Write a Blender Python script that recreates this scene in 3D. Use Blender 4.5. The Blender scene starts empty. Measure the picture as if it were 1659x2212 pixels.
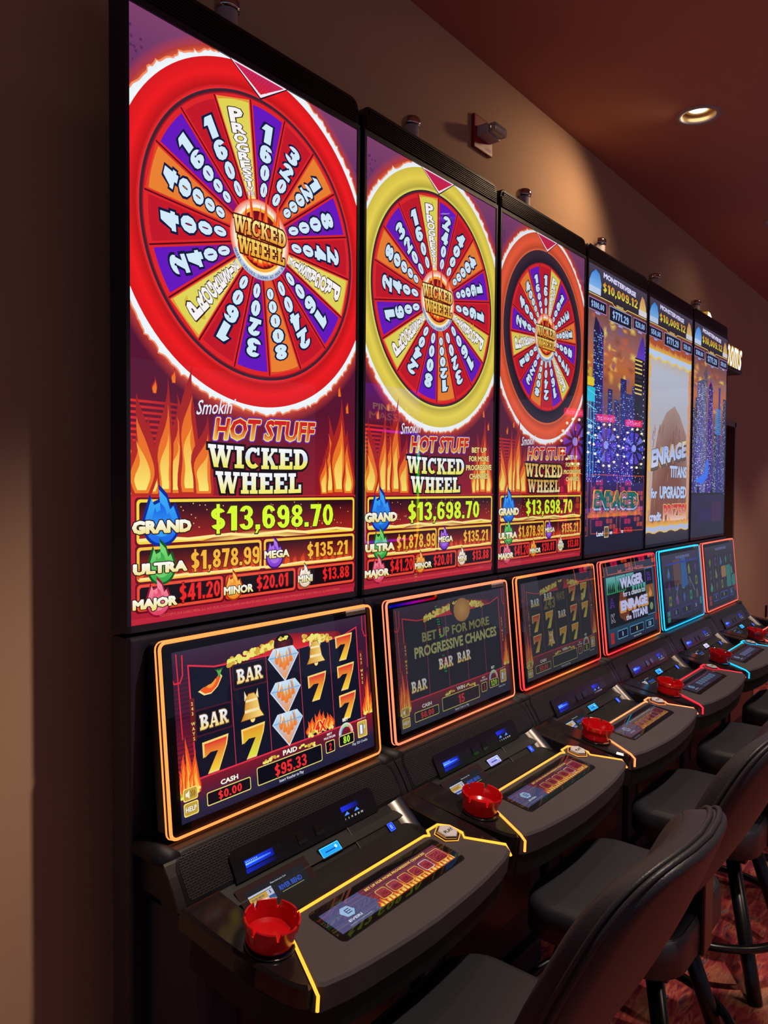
import bpy, bmesh, math, random
from mathutils import Vector, Matrix
from math import sin, cos, pi, radians, sqrt, atan2

# ---------------------------------------------------------------- camera, world, lights
SC = bpy.context.scene
COL = SC.collection
CAM_POS = Vector((0, -1.3, 1.5))
YAW, PIT, ROL = .6721, -.0339, .0075
F = Vector((cos(YAW)*cos(PIT), sin(YAW)*cos(PIT), sin(PIT)))
R_ = Vector((sin(YAW), -cos(YAW), 0))
U_ = R_.cross(F)
R2 = R_*cos(ROL) + U_*sin(ROL)
U2 = -R_*sin(ROL) + U_*cos(ROL)
cd = bpy.data.cameras.new('camera')
cam = bpy.data.objects.new('camera', cd); COL.objects.link(cam)
M = Matrix((R2, U2, -F)).transposed().to_4x4(); M.translation = CAM_POS
cam.matrix_world = M
cd.sensor_fit = 'VERTICAL'; cd.sensor_height = 36.0; cd.lens = 36.0*1650/2212
cd.clip_start = .02; cd.clip_end = 60
SC.camera = cam

W = bpy.data.worlds.new('world'); SC.world = W; W.use_nodes = True
W.node_tree.nodes['Background'].inputs[0].default_value = (.60, .66, .98, 1)
W.node_tree.nodes['Background'].inputs[1].default_value = .22

CEIL = 3.055; WALLY = .20
def lamp(name, kind, loc, energy, color, size=.1, target=None, spot=None, blend=.4, sizey=None):
    l = bpy.data.lights.new(name, kind); l.energy = energy; l.color = color
    if kind == 'AREA':
        l.size = size
        if sizey: l.shape = 'RECTANGLE'; l.size_y = sizey
    else: l.shadow_soft_size = size
    if spot: l.spot_size = radians(spot); l.spot_blend = blend
    o = bpy.data.objects.new(name, l); COL.objects.link(o); o.location = loc
    if target is not None:
        o.rotation_euler = (Vector(target)-Vector(loc)).to_track_quat('-Z', 'Y').to_euler()
    return o
WARM = (1, .70, .42); AISLE = (1, .80, .66)
# recessed ceiling lamps of the room (row by the wall and row over the aisle)
for ax_, ay_, e_ in ((1.34, -1.20, 180), (3.70, -1.22, 100), (5.45, -1.15, 90), (7.4, -1.1, 45)):
    lamp('downlight_and_fill_beam', 'SPOT', (ax_, ay_, CEIL-.03), e_, AISLE, .035, (ax_, ay_+.0001, 0), 96, .45)
for ax_, e_, tx_, tz_ in ((3.345, 27, 2.85, 2.15), (4.93, 3, 4.7, 1.4)):
    lamp('downlight_and_fill_beam', 'SPOT', (ax_, -.30, CEIL-.02), e_, WARM, .05, (tx_, .20, tz_), 135, 1)
lamp('downlight_and_fill_beam', 'SPOT', (2.55, -2.90, CEIL-.03), 60, AISLE, .05, (2.55, -2.8999, 0), 100, .5)  # fill lamp added out of view to brighten carpet and stool backs
lamp('downlight_and_fill_beam', 'SPOT', (5.2, -2.90, CEIL-.03), 50, AISLE, .05, (5.2, -2.8999, 0), 100, .5)  # second added fill lamp, farther along the aisle
vs = SC.view_settings
vs.view_transform = 'Standard'; vs.look = 'None'; vs.gamma = 1; vs.exposure = 0; vs.use_curve_mapping = False

# ---------------------------------------------------------------- helpers
rnd = random.Random(7)
def lin(c):
    return tuple((v/255/12.92) if v/255 <= .04045 else ((v/255+.055)/1.055)**2.4 for v in c[:3])
MATS = {}
def mat(name, col, rough=.5, metal=0, spec=.5, bump=None, noise=None, coat=0, alpha=None):
    if name in MATS: return MATS[name]
    m = bpy.data.materials.new(name); m.use_nodes = True; nt = m.node_tree; b = nt.nodes['Principled BSDF']
    L = lin(col)
    b.inputs['Base Color'].default_value = (*L, 1)
    b.inputs['Roughness'].default_value = rough; b.inputs['Metallic'].default_value = metal
    b.inputs['Specular IOR Level'].default_value = spec
    b.inputs['Coat Weight'].default_value = coat; b.inputs['Coat Roughness'].default_value = .08
    if alpha is not None:
        b.inputs['Transmission Weight'].default_value = alpha
    tc = nt.nodes.new('ShaderNodeTexCoord')
    if noise:   # (scale, amount)
        n = nt.nodes.new('ShaderNodeTexNoise'); n.inputs['Scale'].default_value = noise[0]; n.inputs['Detail'].default_value = 6
        mx = nt.nodes.new('ShaderNodeMix'); mx.data_type = 'RGBA'; mx.blend_type = 'MIX'
        mx.inputs[6].default_value = (*[v*(1-noise[1]) for v in L], 1); mx.inputs[7].default_value = (*[min(1, v*(1+noise[1])) for v in L], 1)
        nt.links.new(tc.outputs['Object'], n.inputs['Vector']); nt.links.new(n.outputs[0], mx.inputs[0]); nt.links.new(mx.outputs[2], b.inputs['Base Color'])
    if bump:    # (scale, strength)
        n2 = nt.nodes.new('ShaderNodeTexNoise'); n2.inputs['Scale'].default_value = bump[0]; n2.inputs['Detail'].default_value = 4
        bp = nt.nodes.new('ShaderNodeBump'); bp.inputs['Strength'].default_value = bump[1]; bp.inputs['Distance'].default_value = .002
        nt.links.new(tc.outputs['Object'], n2.inputs['Vector']); nt.links.new(n2.outputs[0], bp.inputs['Height']); nt.links.new(bp.outputs[0], b.inputs['Normal'])
    MATS[name] = m; return m
def glow_mat(name, strength, rough=.12, spec=.5):
    m = bpy.data.materials.new(name); m.use_nodes = True; nt = m.node_tree; b = nt.nodes['Principled BSDF']
    b.inputs['Base Color'].default_value = (.004, .004, .004, 1); b.inputs['Roughness'].default_value = rough
    b.inputs['Specular IOR Level'].default_value = spec
    a = nt.nodes.new('ShaderNodeVertexColor'); a.layer_name = 'Col'
    nt.links.new(a.outputs[0], b.inputs['Emission Color']); b.inputs['Emission Strength'].default_value = strength
    MATS[name] = m; return m
SCREEN = glow_mat('lit_screen', 1.0, 1, 0)
LED = glow_mat('led_light_diffuser', 1.9, .35, .3)
LEDBUTTON = glow_mat('led_button_diffuser', 1.3, .3, .3)
def pane_mat():
    m = bpy.data.materials.new('clear_screen_glass'); m.use_nodes = True; nt = m.node_tree; out = nt.nodes['Material Output']; nt.nodes.remove(nt.nodes['Principled BSDF'])
    t_ = nt.nodes.new('ShaderNodeBsdfTransparent'); g_ = nt.nodes.new('ShaderNodeBsdfGlossy'); g_.inputs['Roughness'].default_value = .012
    f_ = nt.nodes.new('ShaderNodeFresnel'); f_.inputs[0].default_value = 1.5; x_ = nt.nodes.new('ShaderNodeMixShader')
    nt.links.new(f_.outputs[0], x_.inputs[0]); nt.links.new(t_.outputs[0], x_.inputs[1]); nt.links.new(g_.outputs[0], x_.inputs[2]); nt.links.new(x_.outputs[0], out.inputs[0]); return m
PANE = pane_mat()
BLACK = mat('black_gloss_plastic', (16, 15, 18), .28, 0, .5)
NAVY = mat('black_powder_coat', (24, 23, 40), .48, 0, .45, bump=(900, .12))
MATTE = mat('black_matte_plastic', (16, 17, 20), .55, 0, .4)
PIANO = mat('piano_black_plastic', (28, 23, 26), .13, 0, .55)
TRIM = mat('dark_brushed_trim', (74, 72, 70), .34, .85, .5, bump=(400, .05))
SILVER = mat('silver_trim', (150, 145, 140), .38, 1, .5)
PADMAT = mat('dark_vinyl_pad', (70, 64, 68), .62, 0, .35, bump=(1500, .3), noise=(600, .12))
RUBBER = mat('black_rubber_edge', (14, 14, 15), .6, 0, .35)
VINYL = mat('black_seat_vinyl', (38, 37, 43), .46, 0, .5, bump=(260, .35), noise=(40, .15))
REDP = mat('red_melamine', (205, 18, 26), .22, 0, .5, coat=.4)
STEEL = mat('black_steel_tube', (16, 15, 16), .3, .2, .5)
CHROME = mat('chrome', (200, 195, 195), .12, 1)
WHITEP = mat('frosted_white_lens', (188, 180, 182), .4)
REDPLATE = mat('red_alarm_plate', (150, 14, 32), .4)
CLEAR = mat('clear_lens', (225, 220, 225), .08, 0, .6, alpha=.75)
GREY = mat('light_grey_button', (214, 212, 214), .4)
TRIMWHITE = mat('white_ceiling_trim', (150, 138, 150), .5)
REFL = mat('gold_reflector', (235, 205, 150), .2, .3)

class MB:
    """mesh builder; faces with optional corner colours"""
    def __init__(s): s.v = []; s.f = []; s.c = []; s.smooth = []
    def add(s, vs, fs, smooth=False, cols=None):
        o = len(s.v); s.v += [tuple(p) for p in vs]
        for k, f in enumerate(fs):
            s.f.append(tuple(i+o for i in f)); s.smooth.append(smooth)
            s.c.append(cols[k] if cols else None)
    def box(s, a, b, bev=0, mp=None):
        x0, y0, z0 = a; x1, y1, z1 = b
        if bev <= 0:
            P = [(x, y, z) for z in (z0, z1) for y in (y0, y1) for x in (x0, x1)]
            fs = [(0, 2, 3, 1), (4, 5, 7, 6), (0, 1, 5, 4), (2, 6, 7, 3), (0, 4, 6, 2), (1, 3, 7, 5)]
            s.add([mp(*p) for p in P] if mp else P, fs); return
        bm = bmesh.new(); bmesh.ops.create_cube(bm, size=1)
        for v in bm.verts: v.co = Vector(((x0+x1)/2+v.co.x*(x1-x0), (y0+y1)/2+v.co.y*(y1-y0), (z0+z1)/2+v.co.z*(z1-z0)))
        bmesh.ops.bevel(bm, geom=bm.edges[:], offset=bev, segments=2, affect='EDGES', profile=.6)
        s.bm(bm, mp)
    def bm(s, bm, mp=None, smooth=False):
        bm.verts.index_update()
        s.add([mp(*v.co) if mp else v.co for v in bm.verts], [[v.index for v in f.verts] for f in bm.faces], smooth)
        bm.free()
    def prism(s, outline, mp, h0, h1, bev=.003, smooth=False):
        """outline (u,v) CCW seen from +h; mp(u,v,h)->xyz"""
        n = len(outline); ins = inset(outline, bev) if bev > 0 else outline
        V = [mp(u, v, h0) for u, v in outline] + [mp(u, v, h1-bev) for u, v in outline] + [mp(u, v, h1) for u, v in ins]
        fs = []
        for i in range(n):
            j = (i+1) % n
            fs.append((i, j, n+j, n+i)); fs.append((n+i, n+j, 2*n+j, 2*n+i))
        fs.append(tuple(2*n+i for i in range(n))); fs.append(tuple(reversed(range(n))))
        s.add(V, fs, smooth)
    def tube(s, pts, r, n=8, closed=False, cap=True, cols=None, smooth=True):
        pts = [Vector(p) for p in pts]; m = len(pts); rr = r if isinstance(r, (list, tuple)) else [r]*m
        V = []; up = None
        for i, p in enumerate(pts):
            a = pts[(i-1) % m] if (closed or i > 0) else p
            b = pts[(i+1) % m] if (closed or i < m-1) else p
            t = (b-a).normalized()
            if up is None:
                up = Vector((0, 0, 1)) if abs(t.z) < .9 else Vector((1, 0, 0))
            up = (up-t*up.dot(t)).normalized(); sd = t.cross(up)
            for k in range(n):
                q = 2*pi*k/n; V.append(p+(up*cos(q)+sd*sin(q))*rr[i])
        fs = []; cc = []
        for i in range(m if closed else m-1):
            j = (i+1) % m
            for k in range(n):
                l = (k+1) % n; fs.append((i*n+k, i*n+l, j*n+l, j*n+k))
                if cols: cc.append([cols[i], cols[i], cols[j], cols[j]])
        if cap and not closed:
            fs.append(tuple(reversed(range(n)))); fs.append(tuple((m-1)*n+k for k in range(n)))
            if cols: cc += [[cols[0]]*n, [cols[-1]]*n]
        s.add(V, fs, smooth, cc if cols else None)
    def lathe(s, prof, cx, cy, n=32, smooth=True, cap=True):
        V = []
        for r, z in prof:
            for k in range(n): V.append((cx+r*cos(2*pi*k/n), cy+r*sin(2*pi*k/n), z))
        fs = [(i*n+k, i*n+(k+1) % n, (i+1)*n+(k+1) % n, (i+1)*n+k) for i in range(len(prof)-1) for k in range(n)]
        if cap: fs.append(tuple(reversed(range(n)))); fs.append(tuple((len(prof)-1)*n+k for k in range(n)))
        s.add(V, fs, smooth)
    def mesh(s, name):
        me = bpy.data.meshes.new(name); me.from_pydata(s.v, [], s.f)
        me.polygons.foreach_set('use_smooth', s.smooth)
        if any(c is not None for c in s.c):
            at = me.color_attributes.new('Col', 'FLOAT_COLOR', 'CORNER'); d = []
            for f, c in zip(s.f, s.c):
                for k in range(len(f)):
                    q = c[k] if c else (0, 0, 0); d += [q[0], q[1], q[2], 1]
            at.data.foreach_set('color', d)
        me.update(); return me
def inset(P, d):
    n = len(P); out = []
    for i in range(n):
        a = Vector(P[i-1]); b = Vector(P[i]); c = Vector(P[(i+1) % n])
        e1 = (b-a); e2 = (c-b)
        if e1.length < 1e-9 or e2.length < 1e-9: out.append(tuple(b)); continue
        e1.normalize(); e2.normalize()
        n1 = Vector((-e1.y, e1.x)); n2 = Vector((-e2.y, e2.x)); m = n1+n2
        k = max(.35, 1+n1.dot(n2)); out.append(tuple(b+m*(d/k)))
    return out
def rrect(x0, y0, x1, y1, r, n=4):
    P = []
    for cx, cy, a in ((x1-r, y0+r, -90), (x1-r, y1-r, 0), (x0+r, y1-r, 90), (x0+r, y0+r, 180)):
        for k in range(n+1):
            t = radians(a+90*k/n); P.append((cx+r*cos(t), cy+r*sin(t)))
    return P
CACHE = {}
def link(name, me, material, parent=None, loc=None, rot=None):
    o = bpy.data.objects.new(name, me)
    if material is not None and (not me.materials): me.materials.append(material)
    if parent: o.parent = parent
    if loc: o.location = loc
    if rot: o.rotation_euler = rot
    COL.objects.link(o); return o
def part(name, key, fn, material, parent, loc=None, rot=None, label=None):
    """part whose mesh is shared by key between alike things"""
    if key is None or key not in CACHE:
        mb = MB(); fn(mb); me = mb.mesh(name)
        if key is not None: CACHE[key] = me
    else: me = CACHE[key]
    o = link(name, me, material, parent, loc, rot)
    if label: o['label'] = label
    return o
def thing(name, label, cat, loc=(0, 0, 0), rz=0, group=None):
    o = bpy.data.objects.new(name, None); COL.objects.link(o); o.location = loc; o.rotation_euler = (0, 0, rz)
    o.empty_display_size = .1; o['label'] = label; o['category'] = cat
    if group: o['group'] = group
    return o
def struct(name, fn, material, parent=None):
    mb = MB(); fn(mb); o = link(name, mb.mesh(name), material, parent)
    if parent is None: o['kind'] = 'structure'
    return o

# ---------------------------------------------------------------- flat picture artwork (screens)
TXT = {}
def glyphs(s, off):
    k = (s, round(off, 3))
    if k in TXT: return TXT[k]
    cu = bpy.data.curves.new('txt', 'FONT'); cu.body = s; cu.size = 1; cu.offset = off; cu.resolution_u = 2
    cu.fill_mode = 'FRONT'
    ob = bpy.data.objects.new('txt', cu); me = bpy.data.meshes.new_from_object(ob)
    V = [(v.co.x, v.co.y) for v in me.vertices]; Fs = [tuple(p.vertices) for p in me.polygons]
    bpy.data.objects.remove(ob); bpy.data.curves.remove(cu); bpy.data.meshes.remove(me)
    TXT[k] = (V, Fs); return TXT[k]
CAPH = None
GD = {}
def glyph_edges(s_):
    if s_ not in GD:
        V, Fs = glyphs(s_, 0); ec = {}
        for f_ in Fs:
            for i in range(len(f_)):
                e = tuple(sorted((f_[i], f_[(i+1) % len(f_)]))); ec[e] = ec.get(e, 0)+1
        GD[s_] = [e for e, c in ec.items() if c == 1]
    return GD[s_]
def capheight():
    global CAPH
    if CAPH is None:
        V, _ = glyphs('H', 0); CAPH = max(v[1] for v in V)
    return CAPH
def area2(p): return sum(p[i][0]*p[(i+1) % len(p)][1]-p[(i+1) % len(p)][0]*p[i][1] for i in range(len(p)))
class Art:
    def __init__(s, W_, H_, mp, tone=None, eps=6e-6):
        s.W = W_; s.H = H_; s.mp = mp; s.v = []; s.f = []; s.c = []; s.d = 0; s.eps = eps; s.tone = tone
    def up(s): s.d += s.eps
    def col(s, c):
        L = lin(c)
        if s.tone:
            m, g = s.tone; return tuple(L[i]*m+g[i] for i in range(3))
        return L
    def face(s, pts, cols):
        # clip convex polygon to the picture's rectangle
        P = [(p[0], p[1], *c) for p, c in zip(pts, cols)]
        if not all(0 <= p[0] <= s.W and 0 <= p[1] <= s.H for p in P):
            for ax, lim, sg in ((0, 0, 1), (0, s.W, -1), (1, 0, 1), (1, s.H, -1)):
                Q = []
                for i in range(len(P)):
                    a = P[i-1]; b = P[i]; da = (a[ax]-lim)*sg; db = (b[ax]-lim)*sg
                    if (da >= 0) != (db >= 0):
                        t = da/(da-db); Q.append(tuple(a[k]+(b[k]-a[k])*t for k in range(5)))
                    if db >= 0: Q.append(b)
                P = Q
                if len(P) < 3: return
        A = area2(P)
        if abs(A) < 1e-10: return
        if A < 0: P = P[::-1]
        o = len(s.v)
        s.v += [s.mp(p[0], p[1], s.d) for p in P]; s.f.append(tuple(range(o, o+len(P)))); s.c.append([p[2:] for p in P])
    def cf(s, c):
        return c if callable(c) else (lambda u, v, L=s.col(c): L)
    def quad(s, pts, c):
        f = s.cf(c); s.face(pts, [f(*p) for p in pts])
    def rect(s, x0, y0, x1, y1, c, up=True):
        if up: s.up()
        s.quad([(x0, y0), (x1, y0), (x1, y1), (x0, y1)], c)
    def grad(s, y0, c0, y1, c1):
        a = s.col(c0); b = s.col(c1)
        def f(u, v):
            t = min(1, max(0, (v-y0)/(y1-y0))); return tuple(a[i]+(b[i]-a[i])*t for i in range(3))
        return f
    def hgrad(s, x0, c0, x1, c1):
        g = s.grad(x0, c0, x1, c1); return lambda u, v: g(0, u)
    def stops(s, L, axis=1):
        K = [(y, s.col(c)) for y, c in L]
        def f(u, v):
            q = (u, v)[axis]
            if q <= K[0][0]: return K[0][1]
            for (y0, a), (y1, b) in zip(K, K[1:]):
                if q <= y1:
                    t = (q-y0)/(y1-y0); return tuple(a[i]+(b[i]-a[i])*t for i in range(3))
            return K[-1][1]
        return f
    def bands(s, x0, x1, L):
        s.up(); f = s.stops(L)
        for (y0, _), (y1, _) in zip(L, L[1:]): s.quad([(x0, y0), (x1, y0), (x1, y1), (x0, y1)], f)
    def fan(s, P, c, ctr=None, cc=None):
        s.up(); f = s.cf(c); n = len(P)
        if ctr is None: ctr = (sum(p[0] for p in P)/n, sum(p[1] for p in P)/n)
        k = s.col(cc) if cc else f(*ctr)
        for i in range(n): a, b = P[i-1], P[i]; s.face([ctr, a, b], [k, f(*a), f(*b)])
    def ell(s, cx, cy, rx, ry, c, n=24, cc=None):
        s.fan([(cx+rx*cos(2*pi*k/n), cy+ry*sin(2*pi*k/n)) for k in range(n)], c, (cx, cy), cc)
    def ring(s, cx, cy, r0, r1, c0, c1, n=120, a0=0, a1=2*pi, sx=1):
        s.up(); A = s.col(c0); B = None if callable(c1) else s.col(c1)
        g0 = r0 if callable(r0) else (lambda t: r0); g1 = r1 if callable(r1) else (lambda t: r1)
        for k in range(n):
            t = a0+(a1-a0)*k/n; q = a0+(a1-a0)*(k+1)/n
            P = [(cx+g0(t)*cos(t)*sx, cy+g0(t)*sin(t)), (cx+g1(t)*cos(t)*sx, cy+g1(t)*sin(t)), (cx+g1(q)*cos(q)*sx, cy+g1(q)*sin(q)), (cx+g0(q)*cos(q)*sx, cy+g0(q)*sin(q))]
            s.face(P, [A, B, B, A] if B else [A, c1(*P[1]), c1(*P[2]), A])
    def line(s, pts, w, c, closed=False):
        s.up(); f = s.cf(c); n = len(pts)
        for i in range(n if closed else n-1):
            a = pts[i]; b = pts[(i+1) % n]; dx, dy = b[0]-a[0], b[1]-a[1]; L = sqrt(dx*dx+dy*dy) or 1
            ux, uy = dx/L*w/2, dy/L*w/2; nx, ny = -uy, ux
            P = [(a[0]-ux*.6-nx, a[1]-uy*.6-ny), (b[0]+ux*.6-nx, b[1]+uy*.6-ny), (b[0]+ux*.6+nx, b[1]+uy*.6+ny), (a[0]-ux*.6+nx, a[1]-uy*.6+ny)]
            s.face(P, [f(*p) for p in P])
    def frame(s, x0, y0, x1, y1, w, c, r=.006): s.line(rrect(x0, y0, x1, y1, r, 3), w, c, True)
    def rbox(s, x0, y0, x1, y1, c, r=.006): s.fan(rrect(x0, y0, x1, y1, r, 3), c)
    def text(s, t, x, y, h, w=None, c=(255, 255, 255), out=None, ow=.03, bold=.02, al='c', rot=0, shear=0, up=True):
        """baseline start/centre at x,y; h = cap height, w = overall width"""
        hb = bold*.52; V, Fs = glyphs(t, 0)
        if not V: return
        x0 = min(v[0] for v in V)-hb; x1 = max(v[0] for v in V)+hb; k = h/(capheight()+2*hb)
        kx = (w/(x1-x0)) if w else k
        ox = {'c': -(x0+x1)/2, 'l': -x0, 'r': -x1}[al]; cr, sr = cos(rot), sin(rot); E = glyph_edges(t)
        def tr(vx, vy):
            a = (vx+ox)*kx+(vy+hb)*k*shear; b = (vy+hb)*k
            return (x+a*cr-b*sr, y+a*sr+b*cr)
        for pas in ((1, 0) if out else (0,)):
            s.up(); cfun = s.cf(out if pas else c); Q = [tr(*v) for v in V]; g = hb+(ow*.75 if pas else 0)
            for f in Fs:
                P = [Q[i] for i in f]; s.face(P, [cfun(*p) for p in P])
            if g > .004:
                r = kx/k if kx < k else 1          # keep strokes even when the letters are narrow
                for i, j in E:
                    (ax_, ay_), (bx_, by_) = V[i], V[j]; dx, dy = (bx_-ax_), (by_-ay_); L = sqrt(dx*dx+dy*dy) or 1; dx /= L; dy /= L; e = g*.55
                    P = [(ax_-dx*e+dy*g, ay_-dy*e-dx*g), (bx_+dx*e+dy*g, by_+dy*e-dx*g), (bx_+dx*e-dy*g, by_+dy*e+dx*g), (ax_-dx*e-dy*g, ay_-dy*e+dx*g)]
                    P = [tr(*p) for p in P]; s.face(P, [cfun(*p) for p in P])
    def flame(s, cx, y, w, h, cs, seed=0, lean=0):
        r = random.Random(seed); ph = r.random()*6
        for lay, c in enumerate(cs):
            k = 1-lay*.26; s.up(); f = s.grad(y, c[0], y+h*k, c[1]); N = 12; L = []
            for i in range(N+1):
                t = i/N; hw = w*.5*k*(sin(pi*min(1, (t*.86+.14))**.75))*(1-t)**.35*(1+.18*sin(ph+t*9))
                if i == N: hw = 0
                c0 = cx+lean*t*t+w*.16*sin(ph+t*5.5)*t; yy = y+h*k*t+h*.03*lay
                L.append(((c0-hw, yy), (c0+hw, yy)))
            for a, b in zip(L, L[1:]):
                P = [a[0], a[1], b[1], b[0]]; s.face(P, [f(*p) for p in P])
    def drop(s, cx, cy, r, c0, c1, c2, h=2.6):
        """jackpot flame badge"""
        def pts(k):
            P = [(cx+r*k*cos(t), cy+r*k*sin(t)) for t in [pi*(1.08+.84*i/12) for i in range(13)]]
            P += [(cx+r*k*1.0, cy+r*k*.3), (cx+r*k*.72, cy+r*k*.95), (cx+r*k*.52, cy+r*k*.75), (cx+r*k*.30, cy+r*k*1.35), (cx-r*k*.16, cy+r*k*(h-1)*1.12), (cx-r*k*.08, cy+r*k*1.15), (cx-r*k*.55, cy+r*k*.95), (cx-r*k*.62, cy+r*k*1.35), (cx-r*k*.98, cy+r*k*.3)]
            return P
        s.fan(pts(1.0), c0, (cx, cy)); s.fan(pts(.86), s.grad(cy-r, c2, cy+r*1.4, c1), (cx, cy)); s.fan(pts(.55), s.grad(cy-r, c1, cy+r, c2), (cx, cy-.1*r))
    def slab(s, t, x0, y0, h, w, c, out=None, g=.07, shear=0, arch=0):
        tot = sum(SLAB[ch][0]+.07 for ch in t)-.07; kx = w/tot
        for pas in ((1, 0) if out else (0,)):
            s.up(); f = s.cf(out if pas else c); gg = g if pas else 0; X = 0
            for ch in t:
                wd, items = SLAB[ch]
                for P in slab_polys(items, gg):
                    Q = []
                    for a, b in P:
                        u = (X+a)*kx; v = b*h; tt = (u/w-.5)*2
                        Q.append((x0+u+v*shear, y0+v+arch*tt*tt))
                    s.face(Q, [f(*q) for q in Q])
                X += wd+.07
    def fat(s, t, x, y, h, w, c, out=None, g=.08, al='c', rot=0, shear=0, fg=0):
        """heavy condensed figures, baseline anchor"""
        tot = sum(SLAB[ch][0]+.09 for ch in t)-.09; kx = (w/tot) if w else h*.8; W0 = tot*kx; o = {'c': -W0/2, 'l': 0, 'r': -W0}[al]; cr, sr = cos(rot), sin(rot)
        for pas in ((1, 0) if out else (0,)):
            s.up(); f = s.cf(out if pas else c); X = 0
            for ch in t:
                wd, items = SLAB[ch]
                for P in slab_polys(items, g if pas else fg):
                    Q = []
                    for a, b in P:
                        u = (X+a)*kx+o+b*h*shear; v = b*h; Q.append((x+u*cr-v*sr, y+u*sr+v*cr))
                    s.face(Q, [f(*q) for q in Q])
                X += wd+.09
    def mesh(s, name):
        mb = MB(); mb.v = s.v; mb.f = s.f; mb.c = s.c; mb.smooth = [False]*len(s.f)
        return mb.mesh(name)
R4 = lambda *a: ('r',)+a
SLAB = {
 'I': (.52, [R4(.12, 0, .40, 1), R4(0, 0, .52, .17), R4(0, .83, .52, 1)]),
 'H': (1.0, [R4(.1, 0, .38, 1), R4(.62, 0, .9, 1), R4(0, 0, .47, .17), R4(.53, 0, 1, .17), R4(0, .83, .47, 1), R4(.53, .83, 1, 1), R4(.3, .41, .7, .6)]),
 'E': (.88, [R4(.1, 0, .40, 1), R4(0, 0, .86, .19), R4(.70, 0, .88, .38), R4(0, .81, .84, 1), R4(.68, .64, .84, 1), R4(.3, .42, .64, .6)]),
 'L': (.86, [R4(.1, 0, .40, 1), R4(0, .83, .5, 1), R4(0, 0, .84, .19), R4(.68, 0, .86, .42)]),
 'W': (1.36, [('s', .18, .95, .43, 0, .25), ('s', .43, 0, .68, .95, .16), ('s', .68, .95, .93, 0, .25), ('s', .93, 0, 1.18, .95, .16), R4(0, .83, .42, 1), R4(.5, .83, .86, 1), R4(.98, .83, 1.36, 1)]),
 'K': (1.0, [R4(.1, 0, .38, 1), R4(0, 0, .46, .17), R4(0, .83, .46, 1), ('s', .36, .42, .80, .95, .17), ('s', .46, .62, .80, .05, .26), R4(.58, .83, .98, 1), R4(.58, 0, 1.02, .17)]),
 'C': (.88, [('a', .46, .5, .46, .5, .19, .31, 48, 312), R4(.70, .64, .84, 1)]),
 'D': (.94, [R4(.1, 0, .38, 1), R4(0, 0, .5, .19), R4(0, .81, .5, 1), ('a', .44, .5, .50, .5, .2, .31, -90, 90)]),
 'B': (.9, [R4(.1, 0, .38, 1), R4(0, 0, .5, .18), R4(0, .82, .5, 1), ('a', .44, .74, .40, .26, .14, .11, -90, 90), ('a', .46, .28, .44, .28, .16, .12, -90, 90), R4(.3, .44, .5, .58)]),
 'R': (.98, [R4(.1, 0, .38, 1), R4(0, 0, .46, .17), R4(0, .83, .5, 1), ('a', .46, .72, .42, .28, .15, .12, -90, 90), ('s', .50, .48, .80, .05, .25), R4(.66, 0, .98, .17), R4(.3, .42, .5, .58)]),
 'A': (1.02, [('s', .16, .02, .5, .98, .16), ('s', .86, .02, .54, .98, .27), R4(.3, .26, .7, .40), R4(0, 0, .38, .15), R4(.62, 0, 1.02, .15)]),
 ' ': (.5, []),
 '0': (.60, [('a', .3, .5, .3, .5, .09, .30, 0, 360)]),
 '1': (.46, [R4(.16, 0, .42, 1), ('s', .06, .70, .22, .98, .18)]),
 '2': (.62, [('a', .31, .71, .31, .29, .09, .13, -25, 185), ('s', .16, .08, .46, .62, .22), R4(0, 0, .60, .19)]),
 '3': (.62, [('a', .29, .73, .30, .27, .08, .12, -80, 170), ('a', .29, .28, .32, .28, .09, .12, -170, 90), R4(.20, .44, .38, .60)]),
 '4': (.68, [R4(.34, 0, .58, 1), ('s', .10, .30, .42, .98, .19), R4(.0, .20, .68, .38)]),
 '5': (.62, [R4(.04, .81, .57, 1), R4(.04, .44, .24, .95), ('a', .29, .33, .32, .33, .09, .15, -170, 115)]),
 '6': (.62, [('a', .31, .32, .31, .32, .09, .15, 0, 360), ('a', .31, .68, .31, .32, .09, .16, 15, 180), R4(0, .32, .22, .70)]),
 '7': (.58, [R4(0, .80, .58, 1), ('s', .22, 0, .44, .84, .24)]),
 '8': (.62, [('a', .31, .27, .31, .27, .09, .10, 0, 360), ('a', .31, .74, .28, .26, .08, .10, 0, 360)]),
 '9': (.62, [('a', .31, .68, .31, .32, .09, .15, 0, 360), ('a', .31, .32, .31, .32, .09, .16, -165, 0), R4(.40, .30, .62, .68)]),
 '$': (.62, [('a', .31, .69, .30, .24, .09, .08, 20, 270), ('a', .31, .31, .30, .25, .09, .09, -160, 90), R4(.24, -.10, .38, 1.08)]),
 '.': (.24, [R4(.0, 0, .22, .20)]), ',': (.24, [R4(.0, 0, .22, .20), ('s', .03, -.16, .14, .04, .10)]),
}
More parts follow.
